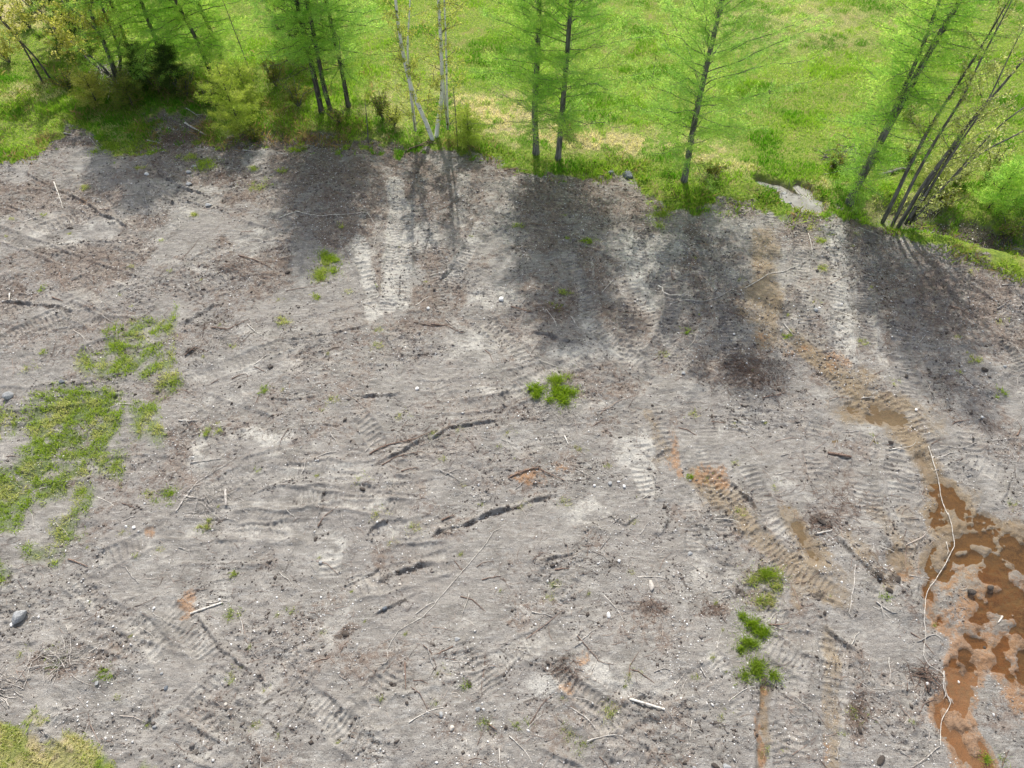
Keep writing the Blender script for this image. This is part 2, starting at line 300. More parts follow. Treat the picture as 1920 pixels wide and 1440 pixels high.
# grass mats on the bare soil
def poly_mask(poly, soft=8):
    pu = [p[0] for p in poly]; pv = [p[1] for p in poly]
    b = (U > min(pu)-30) & (U < max(pu)+30) & (V > min(pv)-30) & (V < max(pv)+30)
    u, v = U[b], V[b]; ins = np.zeros(u.shape, bool); dm = np.full(u.shape, 1e9)
    n = len(poly)
    for i in range(n):
        x1, y1 = poly[i]; x2, y2 = poly[(i+1) % n]
        c = ((y1 > v) != (y2 > v)) & (u < (x2-x1)*(v-y1)/((y2-y1) or 1e-9)+x1); ins ^= c
        t = np.clip(((u-x1)*(x2-x1)+(v-y1)*(y2-y1))/((x2-x1)**2+(y2-y1)**2), 0, 1)
        dm = np.minimum(dm, np.hypot(u-x1-t*(x2-x1), v-y1-t*(y2-y1)))
    m = np.zeros_like(X); m[b] = ss(-soft, soft, np.where(ins, dm, -dm)); return m
mat = np.zeros_like(X)
for p_ in [[(205,622),(250,608),(290,603),(296,640),(262,650),(255,672),(280,662),(312,650),(312,690),(270,706),(235,690),(205,700),(178,695),(185,672),(205,660)],
           [(298,610),(318,590),(330,575),(330,610),(316,632),(298,634)],[(288,728),(310,712),(334,706),(330,724),(300,736)],[(140,688),(158,664),(174,676),(160,692)],
           [(40,790),(70,742),(120,730),(205,728),(238,752),(230,790),(215,830),(150,850),(120,880),(60,895),(30,880),(60,830)],
           [(90,850),(180,830),(235,850),(225,890),(180,880),(100,905)],[(250,800),(262,755),(290,752),(300,800),(312,815),(290,830),(258,826)],
           [(-30,775),(20,772),(24,810),(0,825),(-30,830)],[(-30,880),(60,870),(110,900),(60,930),(50,960),(20,975),(-30,980)],[(60,900),(110,900),(120,925),(70,945)],
           [(-20,960),(44,960),(40,985),(0,1002),(-20,1000)],[(-20,1060),(12,1066),(12,1090),(-20,1094)],[(150,905),(170,902),(162,935),(140,940)],
           [(138,950),(162,938),(160,960),(140,972)],[(108,985),(145,972),(142,1010),(96,1030)],[(88,1030),(110,1025),(100,1060),(84,1055)],[(40,1028),(72,1026),(74,1045),(50,1048)],
           [(186,245),(268,232),(278,262),(238,284),(186,272)],[(130,215),(210,212),(190,240),(130,232)]]:
    mat = np.maximum(mat, poly_mask(p_, 17))
mbreak = ss(.24, .46, fbm(X*2.2, Y*2.2, 150, 3))
mat = mat*(.15+.85*mbreak)
masks['grass'] = mat

def flat(a): return a.astype(np.float32).ravel()
def new_mesh(name, verts, faces_idx, nside):
    me = bpy.data.meshes.new(name); nv = len(verts); nf = len(faces_idx)
    me.vertices.add(nv); me.vertices.foreach_set('co', flat(verts))
    me.loops.add(nf*nside); me.loops.foreach_set('vertex_index', faces_idx.astype(np.int32).ravel())
    me.polygons.add(nf)
    me.polygons.foreach_set('loop_start', np.arange(0, nf*nside, nside, dtype=np.int32))
    me.update(calc_edges=True)
    return me
def attr(me, name, rgba):
    a = me.attributes.new(name, 'FLOAT_COLOR', 'POINT'); a.data.foreach_set('color', flat(rgba))
def link(name, me, mat_, parent=None, smooth=False):
    o = bpy.data.objects.new(name, me); col.objects.link(o)
    if mat_: me.materials.append(mat_)
    if smooth: me.polygons.foreach_set('use_smooth', [True]*len(me.polygons))
    if parent: o.parent = parent
    return o
def tag(o, label, cat, group=None, kind=None):
    if label: o['label'] = label
    if cat: o['category'] = cat
    if group: o['group'] = group
    if kind: o['kind'] = kind
    return o
def empty(name, loc):
    o = bpy.data.objects.new(name, None); col.objects.link(o); o.location = loc; o.empty_display_size = .3; return o

def hz(x, y):
    x = np.atleast_1d(x).astype(float); y = np.atleast_1d(y).astype(float)
    i = np.clip(np.searchsorted(XS, x)-1, 0, NX-2); j = np.clip(np.searchsorted(YS, y)-1, 0, NY-2)
    fx = (x-XS[i])/(XS[i+1]-XS[i]); fy = (y-YS[j])/(YS[j+1]-YS[j])
    return (Z[j, i]*(1-fx)+Z[j, i+1]*fx)*(1-fy)+(Z[j+1, i]*(1-fx)+Z[j+1, i+1]*fx)*fy
def samp(M, x, y):
    i = np.clip(np.searchsorted(XS, x)-1, 0, NX-2); j = np.clip(np.searchsorted(YS, y)-1, 0, NY-2)
    return M[j, i]

# ------------------------------------------------------------------ materials
class N:
    def __init__(s, name):
        s.m = bpy.data.materials.new(name); s.m.use_nodes = True; s.t = s.m.node_tree; s.t.nodes.clear()
        s.out = s.t.nodes.new('ShaderNodeOutputMaterial')
    def n(s, ty, ins=None, **kw):
        nd = s.t.nodes.new('ShaderNode'+ty)
        for k, v in kw.items(): setattr(nd, k, v)
        for k, v in (ins or {}).items():
            if isinstance(v, bpy.types.NodeSocket): s.t.links.new(v, nd.inputs[k])
            else: nd.inputs[k].default_value = v
        return nd
    def mix(s, f, a, b, mode='MIX'):
        nd = s.t.nodes.new('ShaderNodeMix'); nd.data_type = 'RGBA'; nd.blend_type = mode
        for k, v in ((0, f), (6, a), (7, b)):
            if isinstance(v, bpy.types.NodeSocket): s.t.links.new(v, nd.inputs[k])
            else: nd.inputs[k].default_value = v if k == 0 else (*v, 1)
        return nd.outputs[2]
    def math(s, op, a, b=0.0, c=0.0, clamp=False):
        nd = s.t.nodes.new('ShaderNodeMath'); nd.operation = op; nd.use_clamp = clamp
        for k, v in ((0, a), (1, b), (2, c)):
            if isinstance(v, bpy.types.NodeSocket): s.t.links.new(v, nd.inputs[k])
            else: nd.inputs[k].default_value = v
        return nd.outputs[0]
    def remap(s, v, a, b, c=0.0, d=1.0):
        nd = s.n('MapRange', {0: v, 1: a, 2: b, 3: c, 4: d}, interpolation_type='SMOOTHSTEP'); return nd.outputs[0]
    def noise(s, vec, scale, detail=4, rough=.55):
        return s.n('TexNoise', {'Vector': vec, 'Scale': scale, 'Detail': detail, 'Roughness': rough}).outputs[0]
    def done(s, sh): s.t.links.new(sh, s.out.inputs[0]); return s.m

def soil_material():
    k = N('bare_soil_and_turf')
    pos = k.n('NewGeometry').outputs['Position']
    def att(nm):
        a = k.n('Attribute', attribute_name=nm); sp = k.n('SeparateColor', {0: a.outputs['Color']}); return sp.outputs
    pale, brown, dark = att('mask_a'); orange, tan, grass = att('mask_b'); wet, fieldm, straw = att('mask_c')
    n1 = k.noise(pos, 1.3, 6); n2 = k.noise(pos, 7, 6, .65); n3 = k.noise(pos, 30, 4, .7); n4 = k.noise(pos, .35, 4)
    st = k.n('Mapping', {0: pos, 3: (1.2, 5, 1)}); n5 = k.noise(st.outputs[0], 2.2, 6, .65)
    base = k.mix(k.remap(n1, .35, .65), (.212, .198, .176), (.318, .299, .270))
    base = k.mix(k.remap(n4, .4, .65), base, (.255, .236, .213))
    base = k.mix(k.math('MULTIPLY', k.remap(n2, .5, .68), .5), base, (.16, .135, .118))
    base = k.mix(k.math('MULTIPLY', k.remap(n5, .5, .66), .6), base, (.42, .405, .375))
    for rot_, sc_, lo_, cc_ in ((.0, 3.4, .54, (.46, .445, .41)), (.75, 3.0, .56, (.12, .10, .088)), (-.65, 3.8, .55, (.43, .41, .37)), (1.5, 3.2, .56, (.13, .108, .092))):
        mp_ = k.n('Mapping', {0: pos, 2: (0, 0, rot_), 3: (.5, 4.5, 1)}); ns_ = k.noise(mp_.outputs[0], sc_, 7, .75)
        gate = k.remap(k.noise(mp_.outputs[0], .28, 2), .46, .62)
        base = k.mix(k.math('MULTIPLY', k.math('MULTIPLY', k.remap(ns_, lo_, lo_+.12), .55), gate), base, cc_)
    def patch(m, soft, colr, src, amt=1.0):
        f = k.math('ADD', m, k.math('MULTIPLY', k.math('SUBTRACT', n2, .5), soft*1.5))
        f = k.math('ADD', f, k.math('MULTIPLY', k.math('SUBTRACT', n1, .5), soft*1.5))
        f = k.math('ADD', f, k.math('MULTIPLY', k.math('SUBTRACT', n3, .5), soft*1.0))
        f = k.math('MULTIPLY', k.remap(f, .12, 1.05), amt)
        f = k.math('MULTIPLY', f, k.remap(m, 0, .3))
        return k.mix(f, src, colr)
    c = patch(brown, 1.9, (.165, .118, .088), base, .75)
    c = patch(pale, 1.9, (.53, .51, .46), c, .75)
    c = patch(tan, .9, (.27, .205, .125), c, .85)
    c = patch(orange, 1.9, (.36, .20, .095), c, .72)
    c = patch(dark, 1.9, (.07, .057, .047), c, .75)
    # wet soil is darker
    c = k.mix(k.math('MULTIPLY', wet, .45), c, k.mix(1.0, c, (.62, .52, .40), 'MULTIPLY'))
    # crumbs and small stones
    vor = k.n('TexVoronoi', {'Vector': pos, 'Scale': 21.0, 'Randomness': 1.0}, feature='F1')
    cell = k.n('SeparateColor', {0: vor.outputs['Color']}).outputs
    keep = k.math('MULTIPLY', k.remap(cell[0], .66, .68), k.remap(vor.outputs['Distance'], .30, .20))
    keep = k.math('MULTIPLY', keep, k.math('SUBTRACT', 1.0, wet, clamp=True))
    c = k.mix(k.math('MULTIPLY', keep, .8), c, k.mix(cell[1], (.30, .27, .25), (.66, .64, .60)))
    v2 = k.n('TexVoronoi', {'Vector': pos, 'Scale': 33.0}, feature='F1'); c2 = k.n('SeparateColor', {0: v2.outputs['Color']}).outputs
    dk = k.math('MULTIPLY', k.remap(c2[0], .66, .68), k.remap(v2.outputs['Distance'], .42, .25))
    c = k.mix(k.math('MULTIPLY', dk, .55), c, (.07, .058, .05))
    c = k.mix(k.math('MULTIPLY', k.remap(n3, .5, .72), .5), c, (.09, .077, .066))
    # turf: earth and thatch under the blades
    turf = k.mix(k.remap(n2, .35, .65), (.10, .16, .022), (.22, .28, .04))
    turf = k.mix(k.remap(n1, .5, .7), turf, (.24, .23, .07))
    turf = k.mix(straw, turf, k.mix(k.remap(n3, .4, .6), (.42, .36, .21), (.24, .20, .10)))
    c = k.mix(fieldm, c, turf)
    c = k.mix(k.math('MULTIPLY', grass, .8), c, (.10, .15, .03))
    rough = k.math('SUBTRACT', .92, k.math('MULTIPLY', wet, .35))
    hh = k.math('ADD', k.math('MULTIPLY', n2, .6), k.math('MULTIPLY', n3, .35)); hh = k.math('ADD', hh, k.math('MULTIPLY', keep, .25))
    bump = k.n('Bump', {'Strength': 1.0, 'Distance': .10, 'Height': hh})
    b = k.n('BsdfPrincipled', {'Base Color': c, 'Roughness': rough, 'Normal': bump.outputs[0], 'Specular IOR Level': .25})
    return k.done(b.outputs[0])

def leaf_material(name, dark, light, alt, trans=.5, altv=(.0, 1.0), tl=1.7):
    k = N(name); a = k.n('Attribute', attribute_name='tint'); r, g, b_ = k.n('SeparateColor', {0: a.outputs['Color']}).outputs
    c = k.mix(g, dark, light); c = k.mix(k.remap(r, *altv), c, alt)
    d = k.n('BsdfPrincipled', {'Base Color': c, 'Roughness': .6, 'Specular IOR Level': .25})
    t = k.n('BsdfTranslucent', {0: k.mix(1.0, c, (tl, tl*1.0, tl*.68), 'MULTIPLY')})
    return k.done(k.n('MixShader', {0: trans, 1: d.outputs[0], 2: t.outputs[0]}).outputs[0])
def wood_material(name, c1, c2, scale=14, stretch=(1, 1, .2)):
    k = N(name); tc = k.n('TexCoord'); mp = k.n('Mapping', {0: tc.outputs['Object'], 3: stretch})
    n = k.noise(mp.outputs[0], scale, 5, .65); c = k.mix(k.remap(n, .38, .62), c1, c2)
    bump = k.n('Bump', {'Strength': .6, 'Distance': .02, 'Height': n})
    return k.done(k.n('BsdfPrincipled', {'Base Color': c, 'Roughness': .85, 'Normal': bump.outputs[0], 'Specular IOR Level': .2}).outputs[0])
def stone_material(name, c1, c2, scale=6):
    k = N(name); tc = k.n('TexCoord'); n = k.noise(tc.outputs['Object'], scale, 6, .65); n2 = k.noise(tc.outputs['Object'], scale*6, 3, .6)
    c = k.mix(k.remap(n, .35, .65), c1, c2); c = k.mix(k.math('MULTIPLY', k.remap(n2, .55, .7), .4), c, tuple(x*.45 for x in c1))
    bump = k.n('Bump', {'Strength': .5, 'Distance': .03, 'Height': n2})
    return k.done(k.n('BsdfPrincipled', {'Base Color': c, 'Roughness': .75, 'Normal': bump.outputs[0]}).outputs[0])
def tint_material(name, cols, rough=.85):
    """loose bits coloured bit by bit from the tint attribute"""
    k = N(name); a = k.n('Attribute', attribute_name='tint'); r = k.n('SeparateColor', {0: a.outputs['Color']}).outputs[0]
    cr = k.n('ValToRGB', {0: r}); e = cr.color_ramp.elements
    while len(e) < len(cols): e.new(.5)
    for i, (p_, c_) in enumerate(cols): e[i].position = p_; e[i].color = (*c_, 1)
    return k.done(k.n('BsdfPrincipled', {'Base Color': cr.outputs[0], 'Roughness': rough, 'Specular IOR Level': .3}).outputs[0])
def birch_material():
    k = N('white_birch_bark'); tc = k.n('TexCoord'); mp = k.n('Mapping', {0: tc.outputs['Object'], 3: (3, 3, 9)})
    n = k.noise(mp.outputs[0], 1.2, 3, .6); n2 = k.noise(tc.outputs['Object'], 2.0, 3)
    c = k.mix(k.remap(n2, .3, .7), (.76, .74, .70), (.86, .85, .82)); c = k.mix(k.remap(n, .60, .66), c, (.06, .05, .045))
    return k.done(k.n('BsdfPrincipled', {'Base Color': c, 'Roughness': .7}).outputs[0])
def water_material(name, tint_c, turb, amount):
    k = N(name); pos = k.n('NewGeometry').outputs['Position']
    n = k.noise(pos, 5, 3); n0 = k.noise(pos, 1.1, 4)
    bump = k.n('Bump', {'Strength': .35, 'Distance': .03, 'Height': n})
    tr = k.n('BsdfTransparent', {0: (*tint_c, 1)}); df = k.n('BsdfDiffuse', {0: (*turb, 1)})
    body = k.n('MixShader', {0: k.math('MULTIPLY', k.remap(n0, .3, .7, .55, 1.0), amount), 1: tr.outputs[0], 2: df.outputs[0]})
    gl = k.n('BsdfGlossy', {0: (1, 1, 1, 1), 1: .06, 'Normal': bump.outputs[0]}); fr = k.n('Fresnel', {0: 1.33, 'Normal': bump.outputs[0]})
    return k.done(k.n('MixShader', {0: fr.outputs[0], 1: body.outputs[0], 2: gl.outputs[0]}).outputs[0])

M = dict(
 soil=soil_material(),
 field=leaf_material('pasture_grass_blades', (.09,.24,.012), (.28,.44,.045), (.66,.60,.38), .4, tl=1.8),
 grass=leaf_material('fresh_grass_blades', (.15,.26,.015), (.33,.43,.05), (.60,.54,.34), .4, tl=1.7),
 larch=leaf_material('larch_needles', (.14,.28,.06), (.26,.43,.10), (.44,.51,.15), .68, tl=2.1),
 larch_blue=leaf_material('larch_needles_cool', (.15,.28,.08), (.27,.43,.12), (.42,.50,.15), .68, tl=2.1),
 birchleaf=leaf_material('birch_leaves', (.24,.30,.05), (.38,.43,.09), (.48,.46,.18), .5),
 decleaf=leaf_material('young_yellow_leaves', (.27,.30,.05), (.44,.44,.10), (.54,.50,.22), .5),
 poplar=leaf_material('pale_green_leaves', (.24,.29,.07), (.40,.44,.14), (.56,.56,.34), .5),
 spruce=leaf_material('dark_spruce_needles', (.035,.07,.015), (.09,.15,.03), (.16,.20,.05), .4),
 young=leaf_material('young_conifer_needles', (.17,.26,.03), (.32,.42,.06), (.42,.46,.12), .5),
 shrub=leaf_material('shrub_leaves', (.10,.15,.022), (.23,.29,.05), (.27,.20,.07), .45),
 under=leaf_material('undergrowth_leaves', (.07,.13,.018), (.25,.36,.045), (.30,.20,.12), .45),
 bark=wood_material('grey_larch_bark', (.09,.085,.08), (.23,.215,.20), 10, (1,1,.15)),
 bark_dk=wood_material('dark_bark', (.045,.04,.036), (.14,.125,.11), 10, (1,1,.15)),
 twigbark=wood_material('grey_twig_bark', (.09,.08,.07), (.20,.18,.16), 10),
 dead=wood_material('bleached_dead_wood', (.26,.235,.21), (.56,.52,.47), 14, (1,1,1)),
 deadpale=wood_material('peeled_pale_wood', (.40,.36,.31), (.74,.70,.63), 9, (1,1,1)),
 deadbrown=wood_material('brown_dead_wood', (.12,.08,.06), (.26,.18,.14), 18, (1,1,1)),
 birch=birch_material(),
 stone_w=stone_material('white_stone', (.62,.60,.57), (.80,.79,.77)),
 stone_g=stone_material('grey_stone', (.22,.225,.23), (.42,.425,.42)),
 stone_d=stone_material('dark_stone', (.05,.06,.07), (.18,.20,.23)),
 stone_t=stone_material('tan_stone', (.42,.37,.32), (.60,.56,.50)),
 clod=stone_material('dark_peaty_clod', (.03,.024,.02), (.09,.07,.055), 9),
 gravel=tint_material('mixed_gravel', [(0,(.20,.18,.165)),(.55,(.38,.36,.335)),(1,(.84,.82,.79))]),
 litter=tint_material('mixed_twig_litter', [(0,(.06,.04,.033)),(.5,(.19,.125,.095)),(.8,(.36,.27,.22)),(1,(.66,.60,.53))]),
 crumbs=tint_material('soil_crumbs', [(0,(.06,.048,.04)),(.5,(.15,.13,.115)),(1,(.30,.275,.25))], .95),
 channelw=water_material('orange_rusty_water', (.88,.70,.48), (.36,.21,.11), .35),
 pondw=water_material('rusty_brown_water', (.80,.62,.38), (.19,.12,.055), .2),
 mudw=water_material('tan_muddy_water', (.75,.62,.42), (.25,.19,.11), .5),
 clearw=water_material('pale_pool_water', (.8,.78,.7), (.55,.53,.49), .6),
)

# ground object
straw = np.zeros_like(X)
def sblob(u, v, ru, rv, a):
    b = (np.abs(U-u) < 2.2*ru) & (np.abs(V-v) < 2.2*rv)
    straw[b] = np.maximum(straw[b], a*ss(1.5, .4, np.hypot((U[b]-u)/ru, (V[b]-v)/rv)))
for b in [(930,215,90,34,1),(1010,250,110,24,.9),(1150,270,150,26,.85),(1320,290,60,26,.7),(880,200,50,20,.8),(1360,325,70,14,.6),(720,200,60,60,.35),(830,150,40,60,.3),(1560,355,60,14,.5),
          (60,180,70,20,.5),(30,30,60,34,1),(100,1400,70,36,1),(30,1420,70,30,1),(60,1345,40,14,.8),(10,1380,40,24,1),(60,1380,50,30,1),(1700,380,140,16,.35),(1500,50,200,60,.35),(760,250,60,20,.3),(540,230,60,30,.3)]: sblob(*b)
straw = straw*(.35+.75*ss(.35, .6, fbm(X*2.5, Y*2.5, 170, 3)))
straw = np.maximum(straw, .6*(U < 330)*(V > 1240)*ss(.35, .55, fbm(X*1.1, Y*1.1, 171, 4)))
for k_ in masks: masks[k_] = np.clip(masks[k_], 0, 1)
idx = (np.arange(NY-1)[:, None]*NX+np.arange(NX-1)[None, :]).ravel()
faces = np.stack([idx, idx+1, idx+NX+1, idx+NX], 1)
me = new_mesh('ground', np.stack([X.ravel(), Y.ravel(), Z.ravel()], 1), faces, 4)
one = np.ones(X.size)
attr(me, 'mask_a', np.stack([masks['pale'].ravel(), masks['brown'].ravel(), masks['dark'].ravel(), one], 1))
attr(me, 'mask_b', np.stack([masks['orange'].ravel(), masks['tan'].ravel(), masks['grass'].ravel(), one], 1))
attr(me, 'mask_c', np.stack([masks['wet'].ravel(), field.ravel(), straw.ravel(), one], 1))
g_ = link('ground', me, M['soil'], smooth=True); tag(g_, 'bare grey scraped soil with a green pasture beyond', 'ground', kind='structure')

# ------------------------------------------------------------------ water
def puddle(poly, z, mat_, name, label):
    pts = [G(u, v, z) for u, v in poly]; c = np.mean(pts, 0); me = bpy.data.meshes.new(name)
    me.from_pydata([tuple(p-c) for p in pts], [], [list(range(len(pts)))][0:1]); me.update()
    o = link(name, me, mat_); o.location = c
    if me.polygons[0].normal.z < 0: me.flip_normals()
    tag(o, label, 'puddle', kind='structure')
puddle([(1700,910),(1900,900),(2200,940),(2300,1300),(2050,1330),(1990,1300),(1890,1275),(1830,1262),(1740,1240),(1700,1190),(1720,1080)], -.075, M['pondw'], 'pond', 'shallow rusty brown pond among mud islands')
puddle([(1740,1241),(1830,1263),(1870,1300),(1930,1480),(1730,1480),(1720,1300)], -.078, M['channelw'], 'channel', 'orange rusty channel winding below the pond')
puddle([(1560,730),(1720,740),(1730,830),(1560,830)], -.07, M['mudw'], 'puddle', 'tan muddy puddle in a wheel hollow')
puddle([(1470,950),(1560,950),(1580,1100),(1500,1090)], -.07, M['mudw'], 'puddle', 'narrow tan puddle in a rut')
puddle([(1400,1260),(1460,1260),(1450,1500),(1400,1500)], -.075, M['mudw'], 'puddle', 'thin tan trickle below the grass clumps')
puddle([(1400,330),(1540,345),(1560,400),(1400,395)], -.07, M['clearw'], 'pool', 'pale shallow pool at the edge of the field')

# ------------------------------------------------------------------ loose bits in bulk (numpy)
rng = np.random.RandomState(11)
def tint(n, a, b=None, c=None):
    return np.stack([a, a if b is None else b, a if c is None else c, np.ones(n)], 1)
def in_view(x, y, mu=90, mv=70):
    u, v = project(x, y); return (u > -mu) & (u < 1920+mu) & (v > -mv) & (v < 1440+mv)
def lumps(n, x, y, z, s, tv, name, mat_, flatn=.6):
    # each lump: a jittered octahedron
    base = np.array([[1,0,0],[0,1,0],[-1,0,0],[0,-1,0],[0,0,1],[0,0,-.6]], float)
    fs = np.array([[0,1,4],[1,2,4],[2,3,4],[3,0,4],[1,0,5],[2,1,5],[3,2,5],[0,3,5]])
    a = rng.uniform(0, 6.28, n); ca, sa = np.cos(a), np.sin(a)
    v = base[None]*(1+.35*rng.uniform(-1, 1, (n, 6, 1)))
    v = v*np.stack([s*rng.uniform(.8, 1.4, n), s*rng.uniform(.6, 1, n), s*rng.uniform(flatn*.7, flatn*1.2, n)], 1)[:, None]
    vx = v[..., 0]*ca[:, None]-v[..., 1]*sa[:, None]; vy = v[..., 0]*sa[:, None]+v[..., 1]*ca[:, None]
    V_ = np.stack([vx+x[:, None], vy+y[:, None], v[..., 2]+z[:, None]], 2).reshape(-1, 3)
    Fc = (fs[None]+6*np.arange(n)[:, None, None]).reshape(-1, 3)
    me = new_mesh(name, V_, Fc, 3); attr(me, 'tint', tint(n*6, np.repeat(tv, 6))); return link(name, me, mat_)
def scatter(n, dens):
    x = rng.uniform(-30, 30, n); y = rng.uniform(.5, 35, n); k = in_view(x, y) & (samp(field, x, y) < .4)
    x, y = x[k], y[k]; d = dens(x, y); k = rng.rand(len(x)) < d
    return x[k], y[k]
wetm = lambda x, y: samp(DIP, x, y) > .06
patchy = lambda x, y: .25+1.0*ss(.36, .62, fbm(x*.5, y*.6, 333, 4))
x, y = scatter(330000, lambda x, y: patchy(x, y)*np.clip(.22+.55*samp(masks['brown'], x, y)+.35*samp(masks['rough'], x, y)-.3*samp(masks['pale'], x, y)+.2*(y < 9), 0, 1)*~wetm(x, y))
n = len(x); s = np.clip(rng.lognormal(-4.3, .5, n), .007, .045)
o = lumps(n, x, y, hz(x, y)+s*.2, s, rng.rand(n)**.8, 'gravel', M['gravel']); tag(o, 'pale gravel and small stones strewn over the bare soil', 'gravel', kind='stuff')
x, y = scatter(300000, lambda x, y: np.clip(.07*patchy(x, y)+.6*samp(masks['rough'], x, y)**1.5+1.0*samp(masks['dark'], x, y)+.25*samp(masks['brown'], x, y), 0, 1)*~wetm(x, y))
n = len(x); s = np.clip(rng.lognormal(-3.95, .5, n), .008, .07)
o = lumps(n, x, y, hz(x, y)+s*.15, s, rng.rand(n)*.8*(1-.6*samp(masks['dark'], x, y)), 'soil_crumbs', M['crumbs'], .7); tag(o, 'dark crumbs of turned soil along the ruts', 'soil crumbs', kind='stuff')

def sticks(n, x, y, L, rad, tv, name, mat_, cluster=None):
    """bent three-sided sticks lying on the ground: three rings"""
    a = rng.normal(0, .9, n) if cluster is None else cluster
    bend = rng.normal(0, .35, n)
    t = np.array([-.5, 0, .5]); P_ = np.zeros((n, 3, 3))
    for i in range(3):
        ai = a + (bend if i == 2 else 0)
        P_[:, i, 0] = x + np.cos(ai)*L*t[i]; P_[:, i, 1] = y + np.sin(ai)*L*t[i]
    P_[:, :, 2] = hz(P_[:, :, 0].ravel(), P_[:, :, 1].ravel()).reshape(n, 3)+rad[:, None]*1.2+np.abs(rng.normal(0, .012, (n, 3)))
    px, py = -np.sin(a), np.cos(a); V_ = np.zeros((n, 3, 3, 3))
    for i, rr in enumerate((1, .8, .35)):
        for j in range(3):
            th = j*2.0944; V_[:, i, j, 0] = P_[:, i, 0]+px*rad*rr*math.cos(th); V_[:, i, j, 1] = P_[:, i, 1]+py*rad*rr*math.cos(th)
            V_[:, i, j, 2] = P_[:, i, 2]+rad*rr*math.sin(th)
    f = []
    for i in range(2):
        for j in range(3): k = (j+1) % 3; f.append([i*3+j, i*3+k, (i+1)*3+k, (i+1)*3+j])
    Fc = (np.array(f)[None]+9*np.arange(n)[:, None, None]).reshape(-1, 4)
    me = new_mesh(name, V_.reshape(-1, 3), Fc, 4); attr(me, 'tint', tint(n*9, np.repeat(tv, 9))); return link(name, me, mat_)
clump = lambda x, y: ss(.5, .75, fbm(x*.9, y*.9, 200, 3))
x, y = scatter(170000, lambda x, y: np.clip(.02+.42*samp(masks['brown'], x, y)**1.3+.35*clump(x, y)+.10*samp(masks['rough'], x, y), 0, 1)*~wetm(x, y))
n = len(x); L = np.clip(rng.lognormal(-2.0, .5, n), .05, .6)*np.where(rng.rand(n) < .03, 3.5, 1)
o = sticks(n, x, y, L, .0042+L*.007, rng.rand(n)**.75, 'twig_litter', M['litter']); tag(o, 'fine broken twigs and bark bits scattered across the soil', 'twig litter', kind='stuff')

def blades(x, y, h, wd, r, g, name, mat_, z0=None, parent=None, lean=.45):
    n = len(x); z = (hz(x, y) if z0 is None else z0)
    a = rng.uniform(0, 6.28, n); b = rng.uniform(0, 6.28, n); l = np.abs(rng.normal(0, lean, n))
    dx, dy = np.cos(a)*wd*.5, np.sin(a)*wd*.5
    tx, ty = np.cos(b)*l*h, np.sin(b)*l*h
    V_ = np.zeros((n, 4, 3))
    V_[:, 0] = np.stack([x-dx, y-dy, z-.01], 1); V_[:, 1] = np.stack([x+dx, y+dy, z-.01], 1)
    V_[:, 2] = np.stack([x+dx*.7+tx*.45, y+dy*.7+ty*.45, z+h*.6], 1); V_[:, 3] = np.stack([x+tx, y+ty, z+h], 1)
    i = 4*np.arange(n); Fc = np.stack([i, i+1, i+2, i, i+2, i+3], 1).reshape(-1, 3)
    me = new_mesh(name, V_.reshape(-1, 3), Fc, 3); attr(me, 'tint', tint(n*4, np.repeat(r, 4), np.repeat(g, 4))); return link(name, me, mat_, parent)
# pasture
n = 900000
x = rng.uniform(-42, 42, n); y = rng.uniform(22, 56, n); k = in_view(x, y, 160, 130); x, y = x[k], y[k]
f = samp(field, x, y)*(samp(DIP, x, y) < .03); lush = ss(.48, .64, fbm(x*.45, y*.7, 210, 4)); st = samp(straw, x, y)
k = (rng.rand(len(x)) < f*(.55+.45*lush)); x, y, lush, st = x[k], y[k], lush[k], st[k]; lush = lush*(1-st)
n = len(x); far = ss(34, 40, y)
h = (.05+.07*rng.rand(n)+.16*lush*rng.rand(n))*(1-.35*far)
r = np.clip(st*1.6*(.5+.8*rng.rand(n)) + .5*(rng.rand(n) < .12) + .25*far*fbm(x*.8, y*2, 215, 3) - .5*lush*(1-st), 0, 1); g = np.clip(.35*rng.rand(n)+.9*ss(.3, .7, fbm(x*.4, y*.6, 216, 4))-.5*lush+.12, 0, 1)
o = blades(x, y, h, .022+.02*rng.rand(n), r, g, 'field_grass', M['field']); tag(o, 'sunlit yellow-green pasture grass beyond the trees', 'grass', kind='stuff')
# corner meadow and mats
n = 600000
x = rng.uniform(-26, -8, n); y = rng.uniform(1, 35, n); k = in_view(x, y); x, y = x[k], y[k]
m_ = samp(mat, x, y)*(.12+.88*ss(.36, .6, fbm(x*3.2, y*3.2, 221, 4)))*.95; m_ = np.maximum(m_, samp(corner, x, y)*ss(.36, .62, fbm(x*1.6, y*1.6, 220, 4))*(1-.8*samp(straw, x, y))*.8); k = rng.rand(len(x)) < np.clip(m_*1.5, 0, 1); x, y = x[k], y[k]; n = len(x)
cn = samp(corner, x, y); tone = fbm(x*1.2, y*1.2, 222, 3)
st = samp(straw, x, y)
r = np.clip(.4*rng.rand(n)**2 + cn*st*1.5*(.2+1.0*rng.rand(n))+.4*ss(.45, .65, tone), 0, 1); g = np.clip(.3+.5*rng.rand(n)+.3*(tone-.5), 0, 1)
o = blades(x, y, .05+.12*rng.rand(n), .014+.014*rng.rand(n), r, g, 'grass', M['grass'], lean=.7); tag(o, 'patchy green grass mats spreading over the bare soil at the left', 'grass', kind='stuff')

